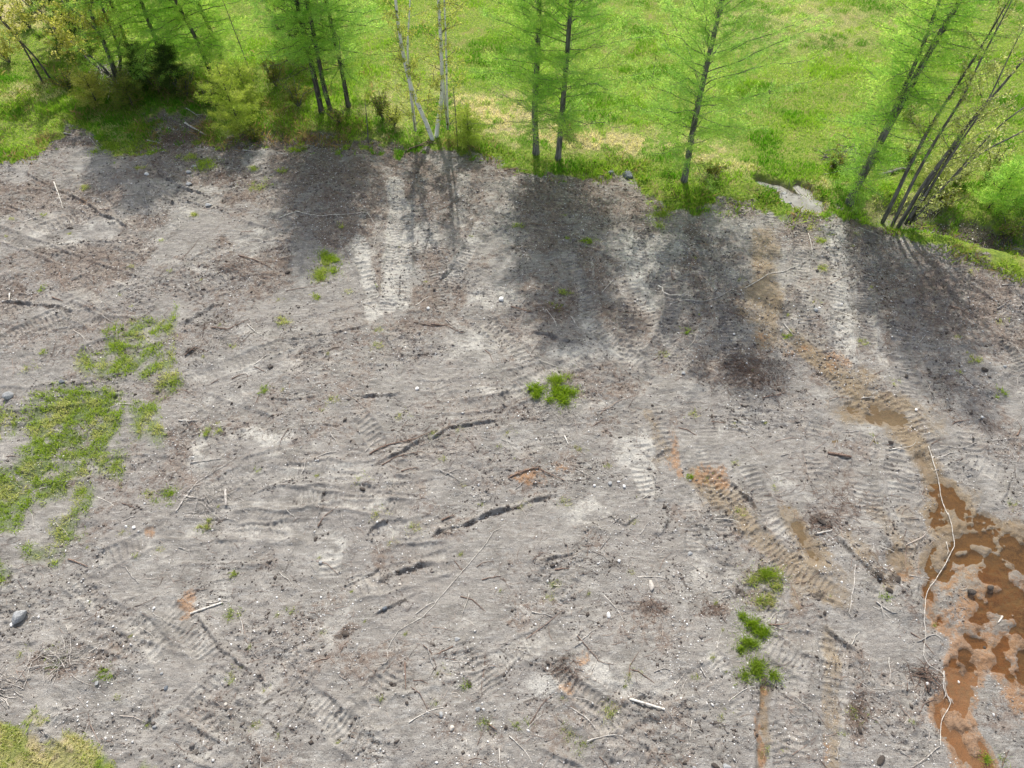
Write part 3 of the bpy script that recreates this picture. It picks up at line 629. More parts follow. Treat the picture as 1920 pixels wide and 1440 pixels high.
# band of weeds and low growth along the edge
n = 260000
x = rng.uniform(-30, 32, n); y = rng.uniform(18, 42, n); u, v = project(x, y)
e = np.interp(u, eu, ev)-v
band = np.where(u < 700, ss(-14, 10, e)*ss(190, 90, e), np.where(u < 1180, ss(-14, 2, e)*ss(46, 16, e)*.7, ss(-30, -4, e)*ss(80, 40, e)))
thick = fbm(x*.9, y*.9, 230, 4)
k = in_view(x, y, 160) & (rng.rand(n) < band*ss(.34, .6, thick)); x, y, thick = x[k], y[k], thick[k]; n = len(x)
g = np.clip(.2+.7*rng.rand(n), 0, 1); g = np.clip(g+.35*(x > 2), 0, 1); r = np.clip(ss(.42, .7, fbm(x*.6, y*.6, 233, 3))*np.where(x > 2, .5, 1.1)*rng.rand(n)+.9*(rng.rand(n) < .16+.4*ss(60, 5, np.interp(project(x, y)[0], eu, ev)-project(x, y)[1])*(x < -3)), 0, 1)
o = blades(x, y, .06+.3*rng.rand(n)*ss(.4, .7, thick), .035, r, g, 'undergrowth', M['under'], lean=.8); tag(o, 'weeds and brown fern litter along the foot of the trees', 'undergrowth', kind='stuff')

# ------------------------------------------------------------------ tubes, leaves, trees
def tube_mesh(name, lines, sides=5):
    """lines: list of (pts Nx3, radii N)"""
    Vs, Fs, off = [], [], 0
    for pts, rad in lines:
        pts = np.asarray(pts, float); rad = np.asarray(rad, float); n = len(pts)
        sd_ = sides if rad[0] > .02 else 3
        tg = np.gradient(pts, axis=0); tg /= np.linalg.norm(tg, axis=1)[:, None]+1e-9
        ref = np.array([0, 0, 1.]) if abs(tg[0][2]) < .8 else np.array([1., 0, 0])
        a = np.cross(tg, ref); a /= np.linalg.norm(a, axis=1)[:, None]+1e-9; b = np.cross(tg, a)
        th = np.arange(sd_)*2*math.pi/sd_
        ring = pts[:, None]+rad[:, None, None]*(a[:, None]*np.cos(th)[None, :, None]+b[:, None]*np.sin(th)[None, :, None])
        Vs.append(ring.reshape(-1, 3))
        i = np.arange(n-1)[:, None]*sd_; j = np.arange(sd_)[None]; j2 = (j+1) % sd_
        Fs.append(np.stack([i+j, i+j2, i+sd_+j2, i+sd_+j], 2).reshape(-1, 4)+off)
        # tip and base closed by degenerate-free fan quads
        off += n*sd_
    return new_mesh(name, np.concatenate(Vs), np.concatenate(Fs), 4)
def leaf_mesh(name, p, d, ln, wd, r, g):
    """diamond faces at p along d"""
    n = len(p); q = rng.normal(size=(n, 3)); sdv = np.cross(d, q); sdv /= np.linalg.norm(sdv, axis=1)[:, None]+1e-9
    a = p; c = p+d*ln[:, None]; m_ = p+d*(ln*.5)[:, None]
    V_ = np.stack([a, m_-sdv*wd[:, None]*.5, c, m_+sdv*wd[:, None]*.5], 1)
    Fc = (np.arange(4)[None]+4*np.arange(n)[:, None])
    me = new_mesh(name, V_.reshape(-1, 3), Fc, 4); attr(me, 'tint', tint(n*4, np.repeat(r, 4), np.repeat(g, 4))); return me
def resample(pts, step):
    pts = np.asarray(pts, float); seg = np.linalg.norm(np.diff(pts, axis=0), axis=1); s = np.r_[0, np.cumsum(seg)]
    n = max(3, int(s[-1]/step)+1); t = np.linspace(0, s[-1], n)
    return np.stack([np.interp(t, s, pts[:, i]) for i in range(3)], 1)
def trunk_path(uv, Yb, height, wob=.05, dY=0.0):
    """trunk seen through image points, standing at depth Yb, then carried on straight up to its full height"""
    pts = [P(u, v, Yb + dY*i) for i, (u, v) in enumerate(uv)]
    if pts[0][2] > -.5: pts[0][2] = min(pts[0][2], float(hz(pts[0][0], pts[0][1])[0])-.1)
    d = pts[-1]-pts[-2]; d /= np.linalg.norm(d); d = d*.6+np.array([0, 0, .4]); d /= np.linalg.norm(d)
    if height > pts[-1][2]: pts.append(pts[-1]+d*(height-pts[-1][2])/d[2])
    q = resample(pts, .45); q[1:-1, :2] += np.cumsum(rng.normal(0, wob*.5, (len(q)-2, 2)), 0)*.4
    # smooth
    for _ in range(2): q[1:-1] = (q[:-2]+q[1:-1]*2+q[2:])/4
    return q
def conifer(name, label, paths, r0, crown0, blen, dens, leafmat, bark, cat='tree', group=None, droop=.12, rise=.25, leafs=1.0, spacing=.16, brad=.016, nl=(.085, .017), tone=0.0, twl=.5, dead_low=0.0):
    base = paths[0][0]; root = empty(name, tuple(base)); tag(root, label, cat, group)
    tr, br, P_, D_ = [], [], [], []
    if blen > 1.75: blen *= 1.45
    for pi, path in enumerate(paths):
        H = path[-1][2]; z0 = paths[0][0][2]
        n = len(path); t = np.linspace(0, 1, n); rr = .85*(r0 if pi == 0 else r0*.6)*(1-t)**.75+.012; rr[0] *= 1.35
        tr.append((path-base, rr))
        s = np.r_[0, np.cumsum(np.linalg.norm(np.diff(path, axis=0), axis=1))]
        pos = crown0*(1 if pi == 0 else 0)+(0 if pi == 0 else .3); az = rng.uniform(0, 6.28)
        while pos < s[-1]*.985:
            q = np.array([np.interp(pos, s, path[:, i]) for i in range(3)]); f = pos/s[-1]
            prof = min(1, .62+(f-crown0/s[-1])*1.8)*(1-f)**.62*1.25
            L = blen*prof*rng.uniform(.6, 1.15)+.15
            az += 2.4+rng.normal(0, .4); up = rise*(.3+1.3*f)+rng.normal(0, .08)
            d = np.array([math.cos(az), math.sin(az), up]); m = max(4, int(L/.3)); tt = np.linspace(0, 1, m)
            bend = np.array([math.cos(az+1.57), math.sin(az+1.57), 0])*rng.normal(0, .12)
            pts = q+np.outer(tt*L, d)+np.outer(tt**2*L, bend)+np.outer(tt**2*L*1.0, [0, 0, 1])*(-droop*(1-f)+.08)
            pts[1:] += np.cumsum(rng.normal(0, .03*L**.5, (m-1, 3)), 0)
            br.append((pts-base, brad*(.5+L*.32)*(1-tt*.8)))
            isdead = (pos < crown0+1.2) and rng.rand() < dead_low
            # twigs
            seg = np.diff(pts, axis=0); sl_ = np.r_[0, np.cumsum(np.linalg.norm(seg, axis=1))]
            a_ = .12*sl_[-1]
            while a_ < sl_[-1]:
                c = np.array([np.interp(a_, sl_, pts[:, i]) for i in range(3)]); fr = a_/sl_[-1]
                sdn = rng.choice([-1, 1]); tdir = np.array([math.cos(az+sdn*1.0), math.sin(az+sdn*1.0), up*.6+rng.normal(-.05, .22)])+rng.normal(0, .15, 3); tdir /= np.linalg.norm(tdir)
                tl = twl*L**.5*rng.uniform(.35, 1)*(1.15-fr*.75)
                if rng.rand() < .55: br.append((np.array([c, c+tdir*tl*.5+rng.normal(0, .02, 3), c+tdir*tl])-base, np.array([.006, .004, .002])))
                if not isdead:
                    k = max(5, int(tl*dens*4.0)); tq = rng.rand(k)
                    P_.append(c+np.outer(tq*tl*1.15, tdir)+rng.normal(0, .05, (k, 3)) + np.array([0, 0, -.03])*tq[:, None]); D_.append(tdir+rng.normal(0, .75, (k, 3)))
                a_ += spacing*rng.uniform(.5, 1.4)
            if not isdead:
                k = int(L*dens*.5); tq = np.sort(rng.rand(k)); P_.append(np.stack([np.interp(tq, tt, pts[:, i]) for i in range(3)], 1)+rng.normal(0, .03, (k, 3))); D_.append(np.tile(d, (k, 1))+rng.normal(0, .8, (k, 3)))
            pos += rng.uniform(.05, .16)*(1 if blen > 1 else .5)
    link('trunk', tube_mesh('trunk', tr, 9), bark, root, True)
    link('branches', tube_mesh('branches', br, 4), M['twigbark'] if bark is not M['bark_dk'] else bark, root, True)
    p = np.concatenate(P_)-base; d = np.concatenate(D_); d /= np.linalg.norm(d, axis=1)[:, None]; n = len(p)
    cl = fbm(p[:, 0]*1.2+base[0], p[:, 2]*1.2+p[:, 1], 240, 2)
    g = np.clip(.2+.6*rng.rand(n)+.6*(cl-.5)+tone, 0, 1); r = np.clip(rng.rand(n)**2*.8+tone+.8*(cl-.55), 0, 1)
    link('crown', leaf_mesh('crown', p, d, nl[0]*leafs*rng.uniform(.7, 1.3, n), nl[1]*leafs*rng.uniform(.8, 1.3, n), r, g), leafmat, root)
    return root
def decid(name, label, stems, r0, leafmat, bark, nleaf=14, lsize=.07, bl=1.6, start=.25, cat='tree', group=None, dens=1.0, twig=True, up=.8, levels=2, tone=0.0, wood=None, spread=.6):
    base = stems[0][0]; root = empty(name, tuple(base)); tag(root, label, cat, group)
    tr, br, P_ = [], [], []
    def sub(q, d, L, r, lv):
        m = max(3, int(L/.22)); pts = [q]
        dd = d/np.linalg.norm(d)
        for i in range(m):
            dd = dd+rng.normal(0, .10, 3)+np.array([0, 0, .035]); dd /= np.linalg.norm(dd); pts.append(pts[-1]+dd*L/m)
        pts = np.array(pts); tt = np.linspace(0, 1, m+1); br.append((pts-base, r*(1-tt*.75)+.002))
        if lv > 0:
            for i in range(1, m+1):
                for _ in range(1 if rng.rand() < .8*dens else 0):
                    e = rng.normal(0, 1, 3); e -= e.dot(dd)*dd; e /= np.linalg.norm(e)+1e-9
                    sub(pts[i], dd+e*spread*rng.uniform(.8, 1.6), L*rng.uniform(.3, .55)*(1.1-.5*i/m), max(.003, r*.5), lv-1)
        if lv <= 1:
            k = max(1, int(nleaf*L*rng.uniform(.6, 1.4)*(1.4 if lv == 0 else .5))); tq = rng.rand(k)**.7
            P_.append(np.stack([np.interp(tq, tt, pts[:, i]) for i in range(3)], 1)+rng.normal(0, .05, (k, 3)))
    for si, path in enumerate(stems):
        n = len(path); t = np.linspace(0, 1, n); rs_ = r0[si] if isinstance(r0, (list, tuple)) else r0
        rr = rs_*(1-t)**.7+.01; tr.append((path-base, rr)); s = np.r_[0, np.cumsum(np.linalg.norm(np.diff(path, axis=0), axis=1))]
        pos = start*s[-1]*rng.uniform(.8, 1.2)
        while pos < s[-1]:
            f = pos/s[-1]; q = np.array([np.interp(pos, s, path[:, i]) for i in range(3)]); az = rng.uniform(0, 6.28)
            d = np.array([math.cos(az), math.sin(az), up+rng.normal(0, .2)]); sub(q, d, bl*(1-f*.65)*rng.uniform(.5, 1.15), max(.005, rs_*.28*(1-f*.6)), levels-1)
            pos += rng.uniform(.12, .42)/dens
    link('trunk', tube_mesh('trunk', tr, 9), bark, root, True)
    if br: link('branches', tube_mesh('branches', br, 4), wood or M['twigbark'], root, True)
    p = np.concatenate(P_)-base; n = len(p); d = rng.normal(size=(n, 3)); d /= np.linalg.norm(d, axis=1)[:, None]
    g = np.clip(rng.rand(n)+tone, 0, 1); r = np.clip(rng.rand(n)**2+tone, 0, 1)
    link('crown', leaf_mesh('crown', p, d, lsize*rng.uniform(.6, 1.3, n), lsize*.7*rng.uniform(.6, 1.2, n), r, g), leafmat, root)
    return root
def yb(u, v): return float(G(u, v)[1])

LG = 'tall larches along the field edge'
Yv = yb(1005, 293); conifer('larch_tree', 'tall straight larch, left one of the close pair in the middle of the tree line', [trunk_path([(1005,293),(1003,200),(1008,100),(1011,0)], Yv, 14.5)], .17, 1.7, 2.3, 38, M['larch'], M['bark'], group=LG, dead_low=.4, rise=.6, brad=.013)
Yv = yb(1046, 302); conifer('larch_tree', 'slightly bent larch, right one of the close pair in the middle of the tree line', [trunk_path([(1046,302),(1052,220),(1061,110),(1068,0)], Yv, 13.5)], .15, 1.4, 2.6, 38, M['larch_blue'], M['bark'], group=LG, dead_low=.3, rise=.6, brad=.013)
Yv = yb(1281, 346); conifer('larch_tree', 'wide larch with long rising limbs standing alone right of the pair', [trunk_path([(1281,346),(1298,255),(1320,150),(1345,40)], Yv, 13.5)], .16, 1.3, 2.7, 40, M['larch_blue'], M['bark'], group=LG, rise=.75, brad=.013)
Yv = yb(1592, 380); a_ = trunk_path([(1592,380),(1640,285),(1700,180),(1760,70),(1800,0)], Yv, 14.5)
b_ = trunk_path([(1655,262),(1690,180),(1735,80),(1765,0)], Yv+.1, 13.5); b_[0] = a_[min(len(a_)-1, int(len(a_)*.25))]
conifer('larch_tree', 'twin-stemmed larch rising right of the pale pool', [a_, b_], .19, 4.6, 1.9, 34, M['larch'], M['bark'], group=LG)
Yv = yb(604, 214); a_ = trunk_path([(604,214),(585,120),(568,50),(552,-20)], Yv, 14); b_ = trunk_path([(622,217),(602,140),(588,60),(572,-20)], Yv-.1, 12.5)
conifer('larch_tree', 'twin dark-trunked larch left of the white birch', [a_], .15, 2.2, 2.2, 40, M['larch'], M['bark_dk'], group=LG, dead_low=.5)
conifer('larch_tree', 'larch with a bare lower trunk just beside the twin dark larch', [b_], .13, 2.4, 1.8, 38, M['larch'], M['bark_dk'], group=LG, dead_low=.4)
Yv = yb(654, 205); conifer('larch_tree', 'leafy larch behind the twin dark trunks, next to the birch', [trunk_path([(654,205),(640,120),(625,50),(612,-20)], Yv, 13)], .13, 2.0, 2.4, 42, M['larch_blue'], M['bark_dk'], group=LG)
for uv, h_, lb in [([(402,152),(368,70),(330,0)], 12.5, 'slim larch behind the young yellow-green conifer'),
                   ([(425,132),(395,60),(366,0)], 12, 'soft green larch, rightmost of the dense left grove'),
                   ([(318,150),(295,80),(266,0)], 12.5, 'slim larch in the heart of the left grove'),
                   ([(262,140),(232,70),(205,0)], 12, 'dark-stemmed larch behind the grey twisted tree')]:
    Yv = yb(*uv[0]); conifer('larch_tree', lb, [trunk_path(uv, Yv, h_)], .11, .9, 2.1, 40, M['larch'], M['bark_dk'], group=LG, tone=.08)
# dark spruces inside the grove
for (u, v), h_, bl_, lb in [((150,95), 7, 1.7, 'dark spruce half hidden behind the grey twisted tree'), ((335,168), 2.4, 1.0, 'low dark spruce under the left grove'), ((565,95), 10.5, 1.4, 'brownish dark spruce standing behind the twin trunks'), ((280,160), 2.2, 1.0, 'squat shaded spruce beside the grey twisted trunk')]:
    p0 = G(u, v); p0[2] = float(hz(p0[0], p0[1])[0])-.05
    conifer('spruce_tree', lb, [resample([p0, p0+np.array([0, .05, h_])], .4)], .09, .3, bl_, 60, M['spruce'], M['bark_dk'], droop=.35, rise=.1, leafs=1.2, spacing=.1)
# young conifers
p0 = G(455, 252); p0[2] = float(hz(*p0[:2])[0])-.05
conifer('young_conifer', 'bright yellow-green young conifer on the edge below the left grove', [resample([p0, p0+np.array([-.1, .1, 3.5])], .3)], .045, .45, 1.35, 52, M['young'], M['bark_dk'], droop=.05, rise=.35, spacing=.10, leafs=1.15, tone=.15, cat='tree')
for (u, v), h_, lb, lm in [((878,275), 1.7, 'small bushy larch sapling right of the birch', 'young'), ((1850,395), 2.4, 'soft green larch sapling above the dark ditch', 'larch'), ((1905,385), 2.8, 'feathery larch sapling at the right edge above the ditch', 'larch'),
                       ((1740,350), 1.6, 'thin larch sapling between the leaning stems', 'poplar'), ((470,205), 2.2, 'pale green sapling behind the young yellow-green conifer', 'young'), ((250,200), 1.5, 'low green sapling at the foot of the left grove', 'shrub'), ((185,200), 1.6, 'yellowish sapling at the foot of the grey twisted tree', 'decleaf')]:
    p0 = G(u, v); p0[2] = float(hz(*p0[:2])[0])-.05
    conifer('sapling', lb, [resample([p0, p0+np.array([.05, .05, h_])], .25)], .025, .15, 1.0, 50, M[lm], M['bark_dk'], droop=0, rise=.6, spacing=.12, cat='sapling')
# birch
Yv = yb(815, 262)
st_ = [trunk_path([(812,262),(795,220),(772,170),(760,120),(748,60),(740,-20)], Yv, 10.5, .03), trunk_path([(818,264),(821,225),(830,180),(828,100),(822,0)], Yv+.15, 11, .03)]
s3 = trunk_path([(765,140),(762,90),(768,0)], Yv+.1, 9, .03); s3[0] = st_[0][max(1, int(len(st_[0])*.3))]; s4 = trunk_path([(829,130),(836,60),(833,-10)], Yv+.2, 9.5, .03); s4[0] = st_[1][max(1, int(len(st_[1])*.35))]
decid('birch_tree', 'white-barked birch with two forked stems on the soil edge', st_+[s3, s4], [.10, .10, .055, .05], M['birchleaf'], M['birch'], 46, .075, 1.7, .2, dens=1.2, up=.5, wood=M['birch'] and M['twigbark'])
# poplar-like clumps at the right
Yv = yb(1668, 402)
decid('leafy_tree', 'thin dark stem leaning right, left one of the spreading trees above the ditch', [trunk_path([(1662,404),(1700,320),(1745,235),(1800,150),(1850,70)], Yv, 9.5)], .085, M['poplar'], M['bark'], 30, .10, 2.0, .42, up=1.3, dens=.75)
Yv = yb(1690, 416)
s1 = trunk_path([(1690,416),(1730,350),(1775,290),(1830,215),(1890,150)], Yv, 9.2); s2 = trunk_path([(1680,411),(1712,340),(1760,250),(1800,190),(1850,90)], Yv+.2, 9.5)
s3 = trunk_path([(1770,300),(1840,285),(1930,245)], Yv+.3, 6.5); s3[0] = s1[len(s1)//3]; s4 = trunk_path([(1780,280),(1850,200),(1900,90)], Yv-.3, 8.6); s4[0] = s1[len(s1)//3+1]
s5 = trunk_path([(1800,255),(1880,230),(1960,180)], Yv-.2, 7); s5[0] = s1[len(s1)//2]
decid('leafy_tree', 'many-stemmed spreading tree with mossy bark above the ditch', [s1, s2, s3, s4, s5], [.085, .07, .04, .05, .04], M['poplar'], M['bark'], 26, .10, 2.3, .42, up=.9, dens=.8)
# leafy trees on the left
Yv = yb(215, 152)
s1 = trunk_path([(222,152),(200,90),(165,20),(150,-30)], Yv, 8); s2 = trunk_path([(218,150),(180,110),(130,80)], Yv-.3, 4.6); s3 = trunk_path([(224,150),(228,100),(200,30)], Yv+.3, 7)
s4 = trunk_path([(215,140),(160,110),(90,40)], Yv, 5.8); s5 = trunk_path([(214,150),(190,60),(110,0)], Yv-.4, 6.5)
decid('leafy_tree', 'grey twisted tree with yellow young leaves in the left grove', [s1, s2, s3, s4, s5], [.12, .06, .08, .05, .06], M['decleaf'], M['bark'], 40, .12, 2.0, .3, up=.6, wood=M['bark'])
for uv, lb in [([(82,158),(40,80),(-10,20)], 'thin yellow-leaved tree at the far left, leaning left'), ([(104,162),(70,110),(20,60)], 'slender young tree beside the leaning yellow-leaved one')]:
    Yv = yb(*uv[0]); decid('young_tree', lb, [trunk_path(uv, Yv, 6.2)], .045, M['decleaf'], M['bark_dk'], 44, .11, 1.7, .3, up=.8)
Yv = yb(120, 60); decid('leafy_tree', 'yellow-green tree behind the grove near the top left corner', [trunk_path([(120,60),(95,10),(80,-40)], Yv, 7)], .08, M['decleaf'], M['bark_dk'], 44, .13, 2.4, .25)
# thin saplings
for uv, h_, lb, nlf in [([(690,268),(688,225),(684,185)], 2.0, 'bare grey sapling on the edge between larch and birch', 0.6), ([(858,274),(855,225),(850,165)], 2.9, 'thin dark sapling just right of the birch', 5), ([(800,238),(800,200),(808,160)], 2.4, 'wispy sapling between the birch stems', 8),
                    ([(478,160),(460,110),(440,60)], 4.5, 'thin leafy sapling right of the left grove', 20), ([(1440,185),(1442,170),(1445,158)], 1.2, 'short bare stake-like sapling out in the field', .3), ([(1222,155),(1224,140),(1227,120)], 1.5, 'short bare sapling in the field left of the wide larch', .3)]:
    Yv = yb(*uv[0]); decid('sapling', lb, [trunk_path(uv, Yv, h_, .02)], .022, M['birchleaf'], M['twigbark'], nlf*1.6, .07, .6, .25, levels=1, cat='sapling')
# shrubs
def shrub(u, v, h_, w_, lm, lb, n=12, nl=60, ls=.09, r_=.014):
    p0 = G(u, v); p0[2] = float(hz(*p0[:2])[0])-.04; st_ = []
    for i in range(n):
        a = rng.uniform(0, 6.28); rr = w_*rng.uniform(.15, 1); e = p0+np.array([math.cos(a)*rr, math.sin(a)*rr, h_*rng.uniform(.6, 1)])
        st_.append(resample([p0, p0*.5+e*.5+rng.normal(0, .06, 3)+np.array([0, 0, .1]), e], .2))
    decid('shrub', lb, st_, r_, M[lm], M['twigbark'], nl, ls, .6, .25, cat='shrub', levels=1, up=.7)
for a in [(185,180,1.3,1.0,'shrub','yellowish round shrub below the grey twisted tree'),(245,178,1.1,1.0,'under','deep green shrub beside the yellowish one'),(300,175,1.4,1.0,'under','dark green shrub in the shade of the left grove'),
          (350,185,1.3,.9,'shrub','leafy shrub left of the young yellow-green conifer'),(560,205,1.3,1.1,'shrub','reddish-green shrub left of the twin dark larch'),(520,170,1.6,1.0,'shrub','tall loose shrub behind the young conifer'),
          (640,235,.9,.9,'under','low shrub at the foot of the twin dark larch'),(718,225,1.7,.8,'under','dark dense bush between the larches and the birch'),(740,240,1.3,.7,'birchleaf','light loose bush left of the birch'),
          (1845,335,1.9,1.3,'poplar','pale leafy bush behind the many-stemmed tree'),(1790,345,1.4,1.1,'poplar','pale bush behind the stems, left of the larger pale one'),(1770,385,1.0,.9,'shrub','brownish shrub at the foot of the many-stemmed tree'),
          (1700,300,1.3,.9,'poplar','light green bush behind the thin dark stem'),(400,200,1.2,.8,'under','shaded bush behind the young conifer'),(130,170,1.2,.9,'shrub','rough shrub left of the grey twisted tree'),(1890,430,1.0,1.1,'under','low dark bush over the ditch at the right edge'),
          (1560,320,.8,.8,'shrub','low brambly shrub left of the twin-stemmed larch'),(1060,255,.9,.6,'under','small twiggy bush between the paired larches'),(1330,340,.7,.8,'shrub','low weedy bush right of the wide larch'),(480,262,.8,.7,'shrub','low bush right of the young conifer'),
          (20,120,1.8,1.4,'decleaf','pale yellow bush at the far left edge'),(60,60,2.0,1.6,'decleaf','yellow-green bush near the top left corner'),(1700,225,1.0,.8,'poplar','small leafy bush in the field behind the thin stem')]:
    shrub(*a)

# ------------------------------------------------------------------ grass tufts and clumps on bare ground
def make_clump(seed, rad, n, hh, r_=.15):
    global rng
    keep = rng; rng = np.random.RandomState(seed)
    k = rng.randint(4, 9); cx = rng.normal(0, rad*.7, k); cy = rng.normal(0, rad*.55, k); w_ = rng.randint(0, k, n)
    q_ = np.where(rng.rand(n) < .42, 2.5, 1.0); x = cx[w_]+rng.normal(0, rad*.24, n)*q_; y = cy[w_]+rng.normal(0, rad*.2, n)*q_
    V0 = bpy.data.objects
    o = blades(x, y, hh*rng.uniform(.3, 1.2, n)/np.sqrt(q_), .016*np.ones(n), np.clip(rng.rand(n)*r_*2, 0, 1), rng.uniform(.1, .9, n), 'grass_tuft', M['grass'], z0=np.zeros(n), lean=.7)
    rng = keep; return o
def drop(o, u, v, s=1.0):
    p = G(u, v); o.location = (p[0], p[1], float(hz(p[0], p[1])[0])-.005); o.rotation_euler = (0, 0, rng.uniform(-.5, .5)); o.scale = (s, s, s)
def clump(u, v, rad, n, hh, label, r_=.15, name='grass_clump'):
    o = make_clump(rng.randint(9999), rad, n, hh, r_); o.name = name; o.data.name = name; drop(o, u, v); tag(o, label, 'grass clump')
clump(618,488,.38,1500,.17,'bright grass clump above the centre left, upper half of a double clump'); clump(605,515,.36,1300,.16,'bright grass clump joined below the upper half of a double clump', .3)
clump(1060,738,.36,2200,.2,'vivid green thick grass clump near the centre, right of its small neighbour', .03); clump(1011,740,.2,900,.2,'vivid small grass clump just left of the thick one near the centre', .03); clump(1040,712,.3,900,.13,'curved thin grass clump above the thick one near the centre', .2)
clump(1422,1098,.4,1900,.16,'upper grass clump with brown litter right of centre', .4); clump(1440,1080,.16,600,.18,'small lush clump at the top of the brown-littered one', .1); clump(1420,1172,.3,1500,.17,'lush rounded grass clump below the littered clump', .05)
clump(1416,1218,.26,1000,.15,'middle grass clump of the vertical row in the lower right', .1); clump(1424,1262,.34,1600,.16,'lowest grass clump of the vertical row in the lower right', .15); clump(1445,1128,.18,380,.1,'thin grass clump on brown litter between two lush ones', .7)
for u, v, rd, n, lb in [(532,606,.2,420,'dark green tuft alone left of the double clump'),(378,986,.14,350,'round dark green tuft left of centre low down'),(315,935,.28,500,'spread tuft beside the grass mat at lower left'),(403,808,.18,260,'tuft beside the bare pale patch right of the mat'),
                        (597,560,.13,260,'small tuft on brown soil below the double clump'),(440,1075,.13,160,'thin slanted tuft in the lower left soil'),(433,1152,.2,160,'flat weedy tuft right of the white pole'),(197,1268,.16,220,'sprawling tuft near the stick pile at lower left'),
                        (970,425,.2,220,'weedy tuft in the shade below the paired larches'),(1100,455,.3,420,'broad weedy tuft below the paired larches'),(1058,550,.18,260,'tuft in the shade right of centre'),(1045,572,.18,200,'lower of two tufts in the central shade'),
                        (1295,895,.1,160,'small tuft beside the rusty stain'),(1545,448,.3,420,'bright tuft below the pale pool'),(1520,425,.26,320,'sparse tuft just under the pool edge'),(1545,500,.22,240,'yellowish tuft in the right soil'),
                        (1475,632,.12,160,'tiny tuft beside the tan rut'),(1828,676,.14,180,'yellow tuft alone in the right-hand soil'),(1880,734,.14,160,'dark tuft near the right edge'),(390,305,.5,900,'long bright grass strip below the young conifer'),
                        (355,298,.3,500,'left end of the bright strip below the young conifer'),(485,345,.42,600,'bright grass clump on brown soil below the conifer'),(555,283,.3,520,'grass clump on the edge right of the young conifer'),(475,312,.2,260,'small clump above the bright one on brown soil'),
                        (525,318,.16,220,'small green clump right of the bright ones'),(155,352,.2,240,'dark tuft in the shaded soil at upper left'),(362,402,.16,200,'tuft below the left shade'),(262,317,.16,160,'low tuft at the top of the left soil'),
                        (493,735,.15,160,'yellow tuft left of the centre'),(1302,770,.13,100,'tiny tuft in the track marks'),(1870,1427,.2,300,'green tuft beside the rusty water at the bottom'),(1608,1342,.2,120,'pale weedy tuft on dark soil at the bottom right'),
                        (1150,1330,.3,200,'yellow-green weedy tuft at the bottom right of centre'),(1070,1375,.26,200,'yellow flowering tuft low in the centre'),(1092,1395,.2,200,'green tuft below the yellow flowering one'),(905,1355,.2,150,'olive tuft at the bottom centre'),
                        (972,1362,.12,120,'small round olive tuft at the bottom centre'),(880,1285,.12,130,'brown-green tuft in the lower centre'),(1658,1120,.14,90,'thin tuft near the dark peat clods'),(110,1240,.3,300,'grass poking through the stick pile'),
                        (80,540,.14,60,'faint tuft in the left soil'),(180,662,.1,60,'faint tuft above the mat'),(80,663,.12,90,'small tuft left of the upper grass mat'),(642,426,.14,160,'dark tuft in the shade right of the white branch'),
                        (1285,620,.16,140,'yellow tuft in the shaded tracks'),(205,275,.5,1200,'dense bright clump jutting onto the soil at upper left'),(1240,402,.5,900,'green tongue of grass under the wide larch')]:
    clump(u, v, rd, n, .12, lb, rng.choice([.1, .3, .5]), 'grass_tuft')
protos = [make_clump(500+i, .09+.03*i, 60+25*i, .08, .5) for i in range(4)]
placed = 0; TL = 'tiny weed sprig on the bare soil'; used = set()
while placed < 130:
    u = rng.uniform(0, 1920); v = rng.uniform(400, 1430); p = G(u, v)
    if samp(field, p[:1], p[1:2])[0] > .2 or samp(DIP, p[:1], p[1:2])[0] > .05: continue
    i = placed % 4; s_ = protos[i] if i not in used else protos[i].copy()
    if i in used: col.objects.link(s_)
    used.add(i); drop(s_, u, v, rng.uniform(.5, 1.1)); s_.name = 'weed_sprig'; tag(s_, TL, 'weed', 'tiny weed sprigs dotted over the soil'); placed += 1

# ------------------------------------------------------------------ stones
import bmesh
def rock_mesh(seed, sub=2, rough=.25):
    r_ = np.random.RandomState(seed); bm = bmesh.new(); bmesh.ops.create_icosphere(bm, subdivisions=sub, radius=1)
    pl = [(Vector(r_.normal(size=3)).normalized(), r_.uniform(.5, .85)) for _ in range(12)]
    for v in bm.verts:
        for nrm, d in pl:
            t = v.co.dot(nrm)
            if t > d: v.co -= nrm*(t-d)*.85
        v.co *= 1+r_.uniform(-1, 1)*.04*rough*4*.5
    me = bpy.data.meshes.new('stone'); bm.to_mesh(me); bm.free(); return me
def stone(u, v, wpx, hpx, mat_, label, rot=0, name='stone', cat='stone', sink=.3, sub=2):
    p = G(u, v); d = np.linalg.norm(np.array([0, 0, CAM_H])-p); s = wpx/2*d/F; t = hpx/2*d/F
    me = rock_mesh(rng.randint(99999), sub); o = link(name, me, mat_, smooth=False); o.scale = (s, t*1.05, min(s, t)*.8); o.rotation_euler = (0, 0, rot)
    o.location = (p[0], p[1], float(hz(p[0], p[1])[0])+min(s, t)*(.8-sink)*.8); tag(o, label, cat); return o
